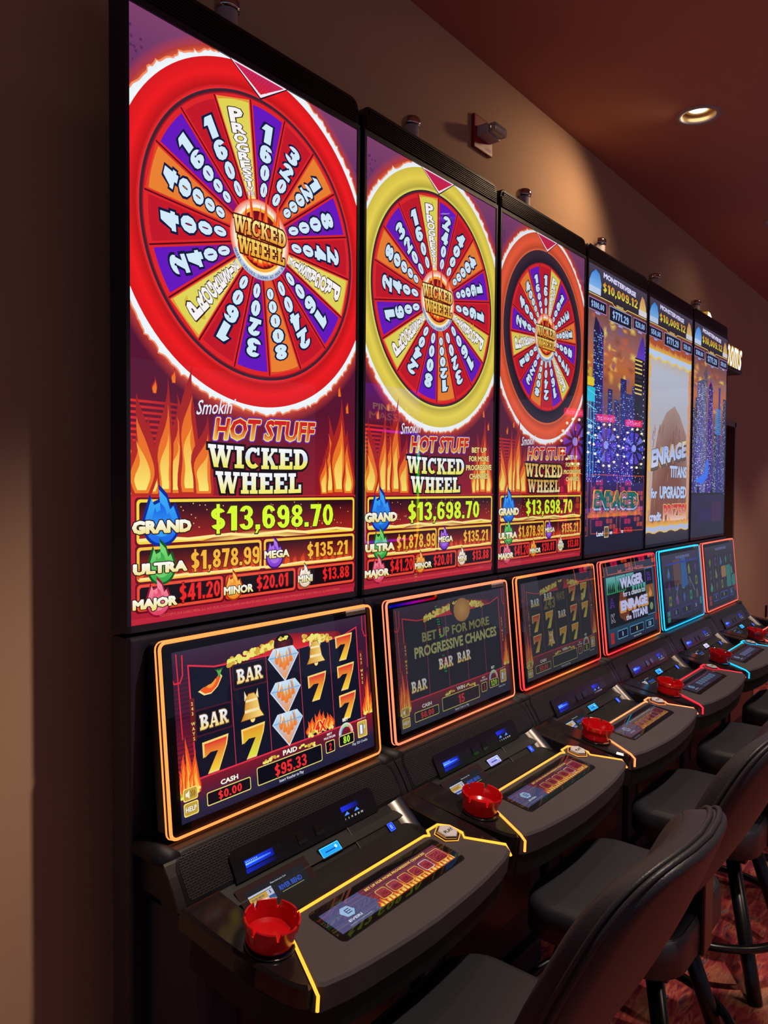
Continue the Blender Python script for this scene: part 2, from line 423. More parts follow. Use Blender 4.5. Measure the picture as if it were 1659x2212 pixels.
def slab_polys(items, g):
    for it in items:
        if it[0] == 'r':
            _, a, b, c, d = it; yield [(a-g, b-g), (c+g, b-g), (c+g, d+g), (a-g, d+g)]
        elif it[0] == 's':
            _, x0, y0, x1, y1, w = it; hw = w/2+g
            yield [(x0-hw, y0-g), (x0+hw, y0-g), (x1+hw, y1+g), (x1-hw, y1+g)] if y1 > y0 else [(x1-hw, y1-g), (x1+hw, y1-g), (x0+hw, y0+g), (x0-hw, y0+g)]
        else:
            _, cx, cy, rx, ry, ix, iy, a0, a1 = it; N = 10
            rx += g; ry += g; ix = max(.02, ix-g); iy = max(.02, iy-g)
            for k in range(N):
                t = radians(a0+(a1-a0)*k/N); q = radians(a0+(a1-a0)*(k+1)/N)
                yield [(cx+ix*cos(t), cy+iy*sin(t)), (cx+rx*cos(t), cy+ry*sin(t)), (cx+rx*cos(q), cy+ry*sin(q)), (cx+ix*cos(q), cy+iy*sin(q))]

FIRE = [((235, 60, 30), (240, 90, 40)), ((250, 120, 40), (250, 140, 50)), ((255, 215, 90), (250, 170, 60))]
FIRE2 = [((190, 44, 30), (160, 34, 40)), ((240, 130, 40), (235, 105, 40)), ((255, 240, 120), (250, 170, 60))]
SW, SH = .6631, 1.1877
SEQ1 = ['P', '1600u', '3200r', '12000o', '8000u', '2400r', 'P', '1600u', '2400r', '80000o', '3200u', '1600r', 'P', '2400u', '4000r', '40000o', '16000u', '1600r']
SEQ2 = ['P', '2400u', '4000r', '40000o', '16000u', '1600r', 'P', '1600u', '3200r', '12000o', '8000u', '2400r', 'P', '1600u', '2400r', '80000o', '3200u', '1600r']
def wheel_screen(A, ringc, seq, top_ang, rad, extra):
    W_, H_ = A.W, A.H; cx, cy = .333, .824
    # backdrop
    BG = [(0, (190, 40, 62)), (.03, (205, 45, 62)), (.25, (150, 25, 40)), (.45, (92, 22, 48)), (.62, (84, 24, 58)), (.9, (84, 34, 82)), (1.1, (112, 56, 104)), (H_, (128, 66, 110))]; A.bands(0, W_, BG)
    A.up()
    for k in range(16):                       # red stripes low on the left
        y = .27+k*.011; A.quad([(0, y), (.17, y), (.10, y+.005), (0, y+.005)], A.hgrad(0, (225, 45, 45), .17, (120, 24, 40)))
    for k in range(90):                       # halftone dots in the corners
        x = rnd.random()*.16; y = 1.08+rnd.random()*.07-x*.25
        if k % 2: x = W_-x*.8; y -= .06
        A.ell(x, y, .0035, .0035, (88, 44, 90), 6)
    # glow, fire edge, ring
    R = .372
    A.ring(cx, cy, R+.012, R+.042, (200, 60, 50), A.stops(BG), 160); A.ring(cx, cy, R, R+.022, (250, 110, 60), (176, 56, 56), 160)
    nz = [rnd.random() for _ in range(800)]
    def vn(t, m, o):
        q = (t/(2*pi) % 1)*m; i = int(q); fr = q-i; return nz[(i % m)+o]*(1-fr)+nz[((i+1) % m)+o]*fr
    def jag(t): return R+.004+.008*vn(t, 36, 0)+.006*vn(t, 130, 100)+.007*vn(t, 330, 300)**3
    A.ring(cx, cy, R-.004, lambda t: jag(t)+.004, (255, 235, 220), (244, 130, 80), 660)
    A.ring(cx, cy, R-.006, jag, (255, 255, 255), (236, 246, 255), 660)
    dk = tuple(int(v*.78) for v in ringc); lt = tuple(min(255, int(v*1.06+18)) for v in ringc)
    A.ring(cx, cy, R-.03, R, ringc, tuple(int(v*.9) for v in ringc))
    A.ring(cx, cy, .318, R-.028, dk, ringc)
    A.ring(cx, cy, .309, .320, lt, dk)
    A.ring(cx, cy, min(rad, .300), .311, (26, 24, 42), (60, 44, 58))
    A.ring(cx, cy, rad-.006, rad+.001, (200, 34, 44), (70, 20, 40))
    A.ell(cx, cy, rad-.004, rad-.004, (226, 38, 44), 90, (214, 40, 50))
    n = 18; da = 2*pi/n
    COLS = {'u': ((100, 26, 196), (150, 22, 92)), 'r': ((196, 26, 44), (206, 24, 40)), 'o': ((238, 132, 52), (228, 84, 44)), 'P': ((226, 214, 84), (250, 232, 150))}
    for k, sg in enumerate(seq):
        am = radians(top_ang)-k*da; kind = 'P' if sg == 'P' else sg[-1]; c1, c2 = COLS[kind]
        # border line between segments
        e = am+da/2
        A.line([(cx+.07*cos(e), cy+.07*sin(e)), (cx+(rad-.006)*cos(e), cy+(rad-.006)*sin(e))], .0034, (84, 10, 28))
        if kind == 'P' or kind == 'o':
            bc = (232, 150, 60) if kind == 'P' else (226, 70, 40)
            A.up(); P = [(cx+r*cos(am+s_*(da/2-.012/r*.35)), cy+r*sin(am+s_*(da/2-.012/r*.35))) for r, s_ in ((.075, -1), (rad-.007, -1), (rad-.007, 1), (.075, 1))]
            A.quad(P, bc)
        A.up(); N = 5; r0, r1 = .08, rad-.014; A1 = A.col(c1); A2 = A.col(c2); ww = da/2
        for i in range(N):
            ta = i/N; tb = (i+1)/N
            def pt(r, t): 
                h_ = ww-.0062/r; return (cx+r*cos(am-h_+2*h_*t), cy+r*sin(am-h_+2*h_*t))
            mid = .17; M1 = tuple((A1[q]*.75+A2[q]*.25) for q in range(3))
            A.face([pt(r0, ta), pt(mid, ta), pt(mid, tb), pt(r0, tb)], [A2, M1, M1, A2])
            A.face([pt(mid, ta), pt(r1, ta), pt(r1, tb), pt(mid, tb)], [M1, A1, A1, M1])
        rot = am-pi/2
        if kind == 'P':
            for q in range(5):
                rr = .12+rnd.random()*(rad-.15); aa = am+(rnd.random()-.5)*.2
                A.flame(cx+rr*cos(aa), cy+rr*sin(aa)-.005, .012, .024, [((214, 176, 52), (226, 196, 70))], q+k)
            L = 'PROGRESSIVE'; r = rad-.028
            for i, ch in enumerate(L):
                h_ = .0240*(1-i*.060) if i else .034; h_ *= (rad/.3); r -= h_*.5
                A.text(ch, cx+(r-h_*.5)*cos(am), cy+(r-h_*.5)*sin(am), h_*.92, min(r*.19, .040)*(.45 if ch == 'I' else 1), (252, 248, 250), (46, 26, 24), .06, .09, 'c', rot)
                r -= h_*.42
        else:
            L = sg[:-1]; m = len(L); r = rad-.030; sp = {3: .05, 4: .047, 5: .0375}[m]*(rad/.3)
            for i, ch in enumerate(L):
                h_ = sp*(1.02-.07*i); r -= h_*.5+(.0 if i else .004)
                A.fat(ch, cx+(r-h_*.5)*cos(am), cy+(r-h_*.5)*sin(am), h_*.80, min(r*.15, .034)*(.78 if ch == '1' else 1), (214, 238, 255), (16, 26, 66), .15, 'c', rot, .10, .045)
                r -= h_*.48
    # hub
    A.ring(cx, cy, .070, .088, (255, 250, 235), (240, 90, 50), 60)
    A.ell(cx, cy, .076, .076, (255, 246, 224), 40)
    A.ell(cx, cy, .070, .070, (250, 176, 60), 40); A.ell(cx, cy, .063, .063, (112, 16, 34), 40, (150, 26, 30))
    for i in range(9): A.flame(cx+(i-4)*.0135, cy-.058+abs(i-4)*.004, .024, .10+.04*((i*7) % 3)-abs(i-4)*.008, FIRE, i)
    A.ring(cx, cy, .076, .088, (196, 214, 236), (160, 176, 216), 40, radians(205), radians(335))
    for i, ch in enumerate('WHEEL VALUES SHOWN AT MAX BET'):
        a = radians(207+126*i/28)
        if ch != ' ': A.text(ch, cx+.0845*cos(a), cy+.0845*sin(a), .006, None, (26, 34, 100), None, 0, .03, 'c', a+pi/2)
    gold = A.stops([(cy-.04, (240, 170, 50)), (cy-.01, (255, 232, 120)), (cy+.004, (232, 150, 40)), (cy+.035, (255, 240, 150))])
    A.slab('WICKED', cx-.078, cy+.004, .036, .156, gold, (80, 20, 14), .1, 0, -.003)
    A.slab('WHEEL', cx-.066, cy-.040, .036, .140, gold, (80, 20, 14), .1)
    # pointer
    T = [(.2485, H_), (.3324, 1.140), (.4102, H_)]
    A.fan([(T[0][0]-.006, H_), (T[1][0], T[1][1]-.007), (T[2][0]+.006, H_)], (30, 14, 34))
    A.fan([(T[0][0]-.002, H_), (T[1][0], T[1][1]-.003), (T[2][0]+.002, H_)], (255, 235, 245)); A.up()
    A.quad([(T[0][0]+.006, H_-.003), (T[1][0], T[1][1]+.004), (T[2][0]-.007, H_-.003)], A.grad(1.14, (226, 34, 46), H_, (196, 40, 96)))
    A.up()
    for i in range(7):
        for j in range(9):
            x = .29+j*.009+(i % 2)*.0045; y = 1.148+i*.005
            if abs(x-.332) < (y-1.140)*1.4: A.quad([(x-.0016, y), (x, y-.0016), (x+.0016, y), (x, y+.0016)], (158, 22, 60))
    # flames and title
    for i, (fx, fw, fh) in enumerate([(.135, .075, .21), (.17, .07, .27), (.205, .07, .17), (.075, .06, .16), (.11, .05, .24), (.035, .05, .13), (.055, .07, .20), (.565, .06, .20), (.60, .07, .25), (.635, .05, .17), (.545, .04, .12)]):
        A.flame(fx-.03 if i < 7 else fx, .252, fw, fh, FIRE2, i*3+5)
    for fx, fy in ((.055, .455), (.10, .48), (.63, .46), (.60, .50)): A.flame(fx, fy, .014, .034, FIRE2[:2], int(fx*100))
    A.text("Smokin'", .155, .421, .030, .10, (232, 236, 250), None, 0, .02, 'l', .10, .35)
    A.text('HOT STUFF', .20, .372, .046, .305, (104, 40, 190), (104, 40, 190), .11, .07, 'l', .035, .22); A.up()
    A.text('HOT STUFF', .20, .372, .046, .305, A.grad(.374, (246, 196, 90), .392, (206, 30, 36)), (250, 226, 110), .05, .07, 'l', .035, .22)
    wg = A.stops([(.245, (240, 235, 90)), (.268, (250, 240, 120)), (.276, (222, 236, 252)), (.305, (255, 255, 255)), (.313, (240, 232, 80)), (.330, (248, 240, 120)), (.338, (214, 232, 252)), (.362, (255, 255, 255))])
    if extra: wg = A.stops([(.245, (250, 236, 190)), (.305, (214, 160, 60)), (.313, (250, 230, 160)), (.362, (226, 176, 80))]) if extra > 1 else wg
    A.slab('WICKED', .186, .312, .048, .300, wg, (24, 8, 14), .11, 0, .002)
    A.slab('WHEEL', .206, .256, .047, .258, wg, (24, 8, 14), .11, 0, .002)
    if extra:
        for i, t in enumerate(('BET UP', 'FOR MORE', 'PROGRESSIVE', 'CHANCES')):
            A.text(t, .575, .385-i*.028, .017, (.09, .12, .155, .115)[i], (250, 232, 140), (60, 14, 10), .06, .06, 'c', .03)
    # jackpot boxes
    A.bands(0, W_, [(.012, (176, 34, 56)), (.252, (214, 44, 50))])
    def jbox(x0, y0, x1, y1, bc, inner, w=.006):
        A.rbox(x0-.004, y0-.004, x1+.004, y1+.004, (110, 14, 26), .008); A.rbox(x0, y0, x1, y1, bc, .008)
        A.rbox(x0+w, y0+w, x1-w, y1-w, inner, .005)
    yb = (250, 220, 70)
    jbox(.013, .158, .6595, .246, yb, A.grad(.164, (170, 36, 30), .215, (42, 14, 26)))
    A.ring(.33, -.63, .79, .804, (255, 226, 120), (170, 30, 30), 40, radians(69), radians(111))
    for i in range(60):
        x = .09+rnd.random()*.55; y = .172+rnd.random()*.065; A.ell(x, y, .0016, .0016, (255, 190, 120), 5)
    for i in range(11): A.line([(.02+i*.057, .166+.003*sin(i*2.1)), (.02+(i+1)*.057, .166+.003*sin((i+1)*2.1))], .006, (255, 236, 150))
    jbox(.013, .084, .337, .152, (250, 196, 70), A.grad(.088, (190, 50, 30), .13, (44, 14, 24)))
    jbox(.344, .084, .6595, .152, (250, 196, 70), A.grad(.088, (190, 50, 30), .13, (44, 14, 24)))
    for i in range(24):
        x = .02+i*.0265
        if abs(x-.340) > .012: A.flame(x, .089, .016, .022+.02*((i*5) % 4)/4, [((236, 90, 36), (180, 40, 28))], i)
    for i in range(11): A.line([(.02+i*.057, .0895), (.02+(i+1)*.057, .0895+.002*sin(i*2.))], .005, (255, 232, 150))
    jbox(.013, .026, .226, .079, (240, 80, 56), (26, 12, 18)); jbox(.233, .026, .4455, .079, (240, 80, 56), (26, 12, 18)); jbox(.4525, .026, .6595, .079, (240, 80, 56), (26, 12, 18))
    A.drop(.070, .196, .045, (10, 40, 150), (60, 180, 255), (20, 90, 230)); A.drop(.070, .108, .034, (10, 90, 30), (130, 225, 120), (30, 160, 60))
    A.drop(.378, .110, .028, (60, 10, 110), (190, 130, 240), (120, 40, 200)); A.drop(.062, .040, .030, (150, 16, 50), (250, 150, 170), (226, 50, 90))
    A.drop(.256, .047, .025, (170, 50, 10), (255, 200, 90), (240, 130, 30)); A.drop(.478, .050, .023, (110, 90, 70), (255, 255, 250), (235, 200, 160))
    lg = lambda y, h: A.grad(y, (246, 226, 130), y+h, (255, 255, 250))
    for t, x, y, h, w in (('GRAND', .0725, .178, .026, .140), ('ULTRA', .068, .098, .022, .128), ('MEGA', .385, .107, .018, .080), ('MAJOR', .055, .030, .020, .104), ('MINOR', .270, .036, .018, .084), ('MINI', .479, .042, .017, .050)):
        A.text(t, x, y, h, w, lg(y, h), (44, 14, 10), .09, .13 if w > .09 else .09)
    A.fat('$13,698.70', .385, .176, .054, .385, (222, 255, 50), (60, 40, 10), .05)
    A.fat('$1,878.99', .236, .098, .040, .190, (250, 186, 60), (80, 26, 10), .05)
    A.fat('$135.21', .560, .100, .036, .150, (250, 186, 60), (80, 26, 10), .05)
    A.fat('$41.20', .165, .036, .035, .105, (240, 40, 40), (90, 10, 14), .05)
    A.fat('$20.01', .372, .038, .032, .100, (240, 40, 40), (90, 10, 14), .05)
    A.fat('$13.88', .590, .040, .030, .100, (240, 40, 40), (90, 10, 14), .05)
    A.text('HOT STUFF \u00a9 2018 CLASSIC MEDIA, LLC. HOT STUFF, ITS LOGOS, NAMES AND RELATED INDICIA ARE TRADEMARKS OF AND COPYRIGHTED BY CLASSIC MEDIA LLC. ALL RIGHTS RESERVED.', .335, .0105, .005, .54, (236, 90, 80), None, 0, .01)

def city_screen(A, kind, small):
    W_, H_ = A.W, A.H
    L = [(0, (34, 30, 50)), (.14, (40, 34, 62)), (.25, (50, 38, 84)), (.40, (70, 60, 130)), (.66, (120, 80, 80)), (.80, (196, 110, 56)), (.92, (150, 100, 96)), (1.06, (110, 56, 44)), (1.075, (40, 36, 46)), (H_, (70, 62, 82))]
    A.bands(0, W_, L)
    r = random.Random(kind*11+3)
    for i in range(70):                       # fiery clouds
        x = r.random()*W_; y = .72+r.random()*.32; c = [(250, 176, 70), (206, 96, 52), (255, 222, 110), (104, 92, 150), (142, 70, 50)][i % 5]
        A.d += 0; bg = A.stops(L)(0, y); cc = A.col(c); mid = tuple(cc[q]*.85+bg[q]*.15 for q in range(3)); rx = .02+r.random()*.05; ry = .008+r.random()*.025
        A.up(); N = 12; rr = [.7+.5*r.random() for _ in range(N)]
        for k in range(N):
            a, b = 2*pi*k/N, 2*pi*(k+1)/N
            P = [(x, y), (x+rx*rr[k]*cos(a), y+ry*rr[k]*sin(a)), (x+rx*rr[(k+1) % N]*cos(b), y+ry*rr[(k+1) % N]*sin(b))]
            A.face(P, [mid, A.stops(L)(0, P[1][1]), A.stops(L)(0, P[2][1])])
    def tower(x0, x1, y0, y1, body, lights, dens=.5, cell=(.010, .009), cap=None):
        A.up(); A.quad([(x0, y0), (x1, y0), (x1, y1), (x0, y1)], A.grad(y0, body[0], y1, body[1]))
        if cap: A.up(); A.quad([(x0, y1), (x1, y1), (x0+(x1-x0)*cap[0], y1+cap[1])], body[1])
        A.up(); y = y0
        while y < y1-.006:
            x = x0+.004
            while x < x1-.008:
                if r.random() < dens:
                    c = lights[r.randrange(len(lights))]; w = cell[0]*(.3+.6*r.random()); A.quad([(x, y), (x+w, y), (x+w, y+cell[1]*.5), (x, y+cell[1]*.5)], c)
                x += cell[0]
            y += cell[1]
    blu = [(90, 150, 255), (180, 220, 255), (60, 90, 220), (120, 200, 255)]; pur = [(150, 80, 230), (220, 200, 255), (90, 60, 200)]; wht = [(220, 225, 245), (170, 190, 235), (110, 120, 170)]
    if kind == 0:
        for x, w, h in ((0, .05, .45), (.04, .07, .55), (.43, .08, .60), (.50, .05, .64), (.62, .05, .84), (.29, .06, .56), (.36, .07, .66), (.22, .05, .60)):
            tower(x, x+w, .30, h+.1, ((60, 44, 150), (40, 38, 96)), blu+pur, .35)
        tower(.062, .165, .30, .93, ((40, 44, 130), (26, 26, 64)), blu, .5, (.012, .010), (.15, .055))
        A.line([(.165, .45), (.165, .86), (.115, .97)], .006, (120, 50, 200))
        tower(.53, .66, .30, .875, ((34, 28, 44), (30, 24, 40)), [(70, 60, 90)], .1)
        A.fan([(.545, .875), (.655, .875), (.655, .92), (.64, .96), (.625, .985), (.60, .96), (.57, .92)], A.grad(.875, (100, 60, 200), .98, (70, 40, 140)))
        for i in range(9): A.line([(.535, .865-i*.019), (.62, .865-i*.019)], .007, (236, 206, 110) if i not in (4, 5) else (60, 50, 60))
        for i in range(17): A.ell(.645, .86-i*.028, .004, .004, (240, 236, 230), 6)
        A.rbox(0, .695, .075, .73, (236, 206, 40), .01); A.rbox(.02, .73, .05, .77, (200, 170, 50), .01); A.rect(0, .63, .085, .69, (40, 196, 226))
        for x in (.02, .045, .075): A.line([(x, .32), (x, .66)], .006, (70, 190, 235))
        for y in (.66, .60, .54, .48): A.line([(0, y+.02), (.10, y)], .004, (110, 220, 245))
        A.rect(.02, .52, .06, .535, (200, 235, 255))
        for i in range(260):
            x = .02+r.random()*.62; y = .28+r.random()*.34; A.up(); s_ = .002+.003*r.random(); A.quad([(x, y), (x+s_*2, y), (x+s_*2, y+s_), (x, y+s_)], (blu+pur+wht)[r.randrange(10)])
    else:
        for x, w, h in ((0, .04, .72), (.60, .06, .82), (.42, .06, .62), (.50, .05, .70), (.05, .05, .78)):
            tower(x, x+w, .24, h, ((60, 52, 120), (30, 28, 50)), wht, .5)
        tower(.08, .22, .24, .87, ((70, 70, 160), (90, 90, 120)), wht+pur, .75, (.018, .010), (.95, .03))
        tower(.20, .27, .24, .93, ((90, 90, 150), (96, 84, 96)), wht, .6, (.012, .009), (.6, .05))
        tower(.29, .38, .24, .86, ((60, 30, 130), (40, 22, 80)), pur, .55, (.011, .011), (.5, .04))
        A.line([(.29, .6), (.29, .86), (.335, .90), (.385, .86), (.385, .6)], .006, (150, 70, 210))
        tower(.50, .54, .24, .88, ((40, 44, 130), (60, 50, 150)), [(80, 90, 220)], .3)
        for i in range(14): A.rect(.44, .60+i*.011, .56, .606+i*.011, (50, 150, 226))
        for i in range(420):
            x = r.random()*W_; y = .24+r.random()*.42; A.up(); s_ = .002+.004*r.random(); A.quad([(x, y), (x+s_*2, y), (x+s_*2, y+s_), (x, y+s_)], (blu+pur+wht+wht)[r.randrange(13)])
        A.fan([(.05, .32), (.20, .30), (.30, .34), (.32, .42), (.28, .45), (.26, .36), (.18, .33)], (60, 120, 250))
        A.bands(.0, .62, [(0, (36, 30, 46)), (.10, (38, 30, 60)), (.25, (48, 34, 70))])
        A.rect(.10, .24, .14, .285, (22, 20, 34)); A.rect(.36, .24, .40, .27, (22, 20, 34)); A.rect(.0, .238, .64, .252, (30, 28, 40)); A.rect(.15, .09, .42, .16, (46, 32, 80)); A.rect(.40, .08, .60, .2, (64, 32, 72))
    header(A, small)
    if kind == 0:
        A.bands(0, W_, [(.0, (34, 32, 52)), (.10, (38, 34, 60)), (.16, (54, 40, 80)), (.19, (80, 60, 140))])
        for i in range(26): A.flame(.04+i*.023, .15, .03, .03+.02*(i % 3), [((210, 120, 50), (150, 80, 110))], i)
        A.text('ENRAGED', .335, .185, .072, .51, (250, 190, 90), (250, 170, 60), .10, .12, 'c', -.015, .10)
        A.text('ENRAGED', .335, .176, .072, .50, (150, 180, 220), (40, 60, 80), .05, .10, 'c', -.015, .10)
        A.text('ENRAGED', .338, .188, .070, .49, A.grad(.18, (20, 100, 100), .26, (30, 120, 110)), (8, 36, 40), .04, .08, 'c', -.015, .10)
        A.text('Land', .155, .070, .020, .07, (225, 235, 255), (40, 40, 90), .05, .06); A.rbox(.20, .060, .25, .110, (190, 170, 140), .004); A.rbox(.206, .066, .244, .104, (110, 80, 50), .004)
        A.text('on', .275, .073, .018, .03, (225, 235, 255), (40, 40, 90), .05, .06); A.text('REEL 5', .345, .073, .022, .085, (235, 40, 50), (60, 10, 30), .05, .06)
        A.text('to', .405, .073, .018, .024, (225, 235, 255), (40, 40, 90), .05, .06); A.text('ATTACK!', .475, .073, .024, .10, (235, 40, 50), (60, 10, 30), .05, .06)
def header(A, small):
    W_, H_ = A.W, A.H
    A.bands(0, W_, [(1.066, (36, 32, 42)), (H_, (72, 66, 86))])
    A.fan([(.0, 1.075), (.12, 1.075), (.13, 1.12), (.11, 1.16), (.07, 1.172), (.03, 1.15), (.008, 1.12)], A.grad(1.07, (150, 200, 245), 1.17, (50, 140, 230)))
    A.fan([(.56, 1.075), (W_, 1.075), (W_-.012, 1.12), (.63, 1.155), (.60, 1.165), (.575, 1.13)], A.grad(1.07, (240, 220, 120), 1.17, (214, 130, 90)))
    A.rbox(.0, 1.074, .125, 1.10, (196, 214, 246), .004); A.rbox(.56, 1.074, W_, 1.10, (226, 220, 230), .004)
    A.text('MONSTERVERSE', .335, 1.150, .022, .37, (232, 228, 255), (90, 90, 190), .03, .09, 'c', -.03)
    A.fat('$10,009.12', .345, 1.098, .038, .40, A.grad(1.10, (240, 235, 80), 1.136, (226, 130, 50)), (20, 14, 10), .05)
    A.line([(0, 1.068), (.25, 1.068), (.27, 1.058), (.40, 1.058), (.42, 1.068), (W_, 1.068)], .004, (236, 206, 120))
    A.text('GRAND', .335, 1.061, .009, .08, (236, 216, 130), None, 0, .05)
    for i, (x0, x1, y0, y1, t, n_) in enumerate(((.006, .185, 1.006, 1.050, small[0], 'MAJOR'), (.220, .470, .992, 1.050, '$771.29', 'MAXI'), (.500, .660, 1.004, 1.050, small[1], 'MINI'))):
        A.rbox(x0-.003, y0-.003, x1+.003, y1+.003, (190, 150, 220) if i != 1 else (170, 190, 240), .004); A.rbox(x0, y0, x1, y1, (16, 20, 36), .003)
        A.fat(t, (x0+x1)/2, y0+(y1-y0)*.22, (y1-y0)*.58, (x1-x0)*.74, (160, 200, 255), (30, 40, 90), .05)
        A.rbox((x0+x1)/2-.030, y0-.014, (x0+x1)/2+.030, y0-.002, (110, 100, 170), .003); A.text(n_, (x0+x1)/2, y0-.012, .007, .045, (220, 225, 250), None, 0, .04)
def enrage_screen(A, small):
    W_, H_ = A.W, A.H
    A.bands(0, W_, [(0, (36, 32, 46)), (.05, (60, 46, 56)), (.11, (214, 150, 110)), (.3, (206, 176, 168)), (.6, (190, 186, 196)), (.85, (196, 202, 222)), (.93, (210, 190, 170)), (.97, (190, 90, 50)), (1.07, (130, 70, 54))])
    # drifting brown smoke low in the picture
    r = random.Random(5)
    A.fan([(.06, .10), (.62, .10), (.62, .40), (.60, .56), (.48, .66), (.40, .70), (.28, .66), (.16, .56), (.10, .42)], A.grad(.1, (140, 84, 62), .7, (176, 146, 136)), None, (132, 80, 60))
    for i in range(60):
        x = .08+r.random()*.5; y = .12+r.random()*.45; A.line([(x, y), (x+.01, y+.04)], .006, [(150, 96, 72), (120, 72, 54), (176, 126, 104)][i % 3])
    for i in range(26):
        A.flame(.0+r.random()*.03, .1+i*.032, .05, .07, [((240, 180, 90), (236, 200, 130))], i); A.flame(W_-r.random()*.03, .1+i*.032, .05, .07, [((236, 150, 90), (236, 180, 130))], i+9)
    for i in range(20): A.line([(i*.034, .93+.008*sin(i*1.7)), ((i+1)*.034, .93+.008*sin((i+1)*1.7))], .05, (240, 214, 120))
    for i in range(20): A.line([(i*.034, .932+.008*sin(i*1.7)), ((i+1)*.034, .932+.008*sin((i+1)*1.7))], .032, (200, 220, 252))
    for i in range(30): A.flame(i*.023, .945, .03, .02+.025*((i*7) % 4)/4, [((240, 190, 80), (226, 120, 50))], i)
    for i in range(20): A.line([(i*.034, .073+.005*sin(i*1.3)), ((i+1)*.034, .073+.005*sin((i+1)*1.3))], .036, (236, 200, 110))
    for i in range(20): A.line([(i*.034, .073+.005*sin(i*1.3)), ((i+1)*.034, .073+.005*sin((i+1)*1.3))], .022, (190, 200, 236))
    for i in range(30): A.flame(i*.023, .086, .03, .03+.03*((i*5) % 4)/4, [((246, 190, 90), (220, 120, 60))], i)
    header(A, small)
    A.text('ENRAGE', .325, .402, .088, .56, (250, 214, 120), (245, 190, 80), .10, .13, 'c', .135, .16)
    A.text('ENRAGE', .330, .396, .088, .54, (110, 96, 90), (90, 60, 50), .05, .11, 'c', .135, .16)
    A.text('ENRAGE', .330, .408, .088, .54, A.stops([(.38, (214, 226, 255)), (.48, (176, 192, 250)), (.545, (250, 224, 120))]), (80, 50, 50), .035, .11, 'c', .135, .16)
    ink = (40, 40, 70)
    A.text('TITANS', .478, .330, .062, .275, (196, 214, 252), ink, .04, .10); A.text('UPGRADED', .405, .222, .064, .425, (196, 214, 252), ink, .04, .10)
    A.text('for', .110, .225, .050, .09, (196, 214, 252), ink, .04, .10); A.text('credit', .135, .112, .046, .175, (206, 216, 250), ink, .04, .10)
    A.text('PRIZES!', .436, .110, .082, .370, A.grad(.11, (250, 210, 200), .17, (214, 60, 50)), (250, 190, 120), .05, .09)

def seven(A, x, y, s, red=True):
    P = [(-.5, .46), (.5, .5), (.42, .2), (.06, -.5), (-.36, -.5), (.08, .12), (-.34, .14), (-.5, .0)]
    c = ((230, 60, 30), (226, 30, 50)) if red else ((246, 200, 60), (236, 150, 40))
    for k, col in ((1.16, (250, 214, 120)), (1.0, None)):
        for idx in ((0, 1, 2, 5, 6, 7), (2, 3, 4, 5)):
            Q = [(x+P[i][0]*s*k, y+P[i][1]*s*k) for i in idx]
            A.fan(Q, col if col else A.grad(y-s*.5, (250, 210, 60) if red else (220, 230, 70), y+s*.5, c[1]))
def bell(A, x, y, s):
    P = [(-.5, -.34), (.5, -.34), (.34, -.1), (.26, .34), (.12, .5), (-.12, .5), (-.26, .34), (-.34, -.1)]
    A.ell(x, y-.36*s, .11*s, .12*s, (255, 226, 130), 12)
    A.fan([(x+a*s*1.08, y+b*s*1.06) for a, b in P], (150, 80, 20)); A.fan([(x+a*s, y+b*s) for a, b in P], A.hgrad(x-.4*s, (210, 140, 40), x+.5*s, (255, 226, 130)))
    A.rect(x-.33*s, y-.12*s, x+.33*s, y-.02*s, (250, 230, 170)); A.rect(x-.27*s, y+.24*s, x+.27*s, y+.31*s, (250, 236, 190))
    for q in (-1, 1): A.fan([(x+q*.2*s, y+.42*s), (x+q*.3*s, y+.64*s), (x+q*.32*s, y+.3*s)], (246, 230, 180))
def diamond(A, x, y, s):
    A.fan([(x-.62*s, y+.18*s), (x-.40*s, y+.44*s), (x+.40*s, y+.44*s), (x+.62*s, y+.18*s), (x, y-.56*s)], (210, 226, 246), (x, y+.1*s))
    A.fan([(x-.57*s, y+.18*s), (x-.38*s, y+.40*s), (x+.38*s, y+.40*s), (x+.57*s, y+.18*s), (x, y-.5*s)], A.stops([(y-.5*s, (240, 150, 50)), (y, (250, 214, 150)), (y+.2*s, (150, 200, 240)), (y+.4*s, (200, 230, 250))]), (x, y+.1*s))
    for i in range(5): A.flame(x+(i-2)*.14*s, y-.22*s+abs(i-2)*.1*s, .16*s, .5*s, [((240, 120, 40), (236, 170, 90))], i)
    A.line([(x-.57*s, y+.18*s), (x+.57*s, y+.18*s)], .014*s*2, (120, 170, 220)); A.line([(x-.2*s, y+.4*s), (x-.28*s, y+.18*s)], .03*s, (240, 250, 255)); A.line([(x+.2*s, y+.4*s), (x+.28*s, y+.18*s)], .03*s, (100, 150, 210))
def barsym(A, x, y, s, box=True):
    if box: A.rbox(x-.58*s, y-.32*s, x+.58*s, y+.34*s, (70, 26, 44), .004); A.rbox(x-.54*s, y-.28*s, x+.54*s, y+.30*s, (22, 20, 36), .004)
    A.slab('BAR', x-.44*s, y-.17*s, .36*s, .88*s, A.stops([(y-.17*s, (246, 214, 120)), (y-.02*s, (250, 240, 200)), (y+.02*s, (214, 224, 240)), (y+.2*s, (250, 252, 255))]), (120, 80, 40), .06)
def pepper(A, x, y, s):
    for k, c in ((1.15, (250, 226, 150)), (1, (240, 90, 30)), (.5, (250, 150, 60))):
        pts = [(-.5, -.16), (-.3, -.30), (-.05, -.30), (.2, -.14), (.38, .12), (.30, .22), (.12, .06), (-.1, -.06), (-.3, -.08)]
        A.fan([(x+a*s*k, y+b*s*k) for a, b in pts], c, (x, y-.14*s))
    for q in range(5): A.flame(x+.32*s, y+.12*s, .08*s, .3*s, [((40, 150, 60), (120, 200, 90))], q, (q-2)*.09*s)
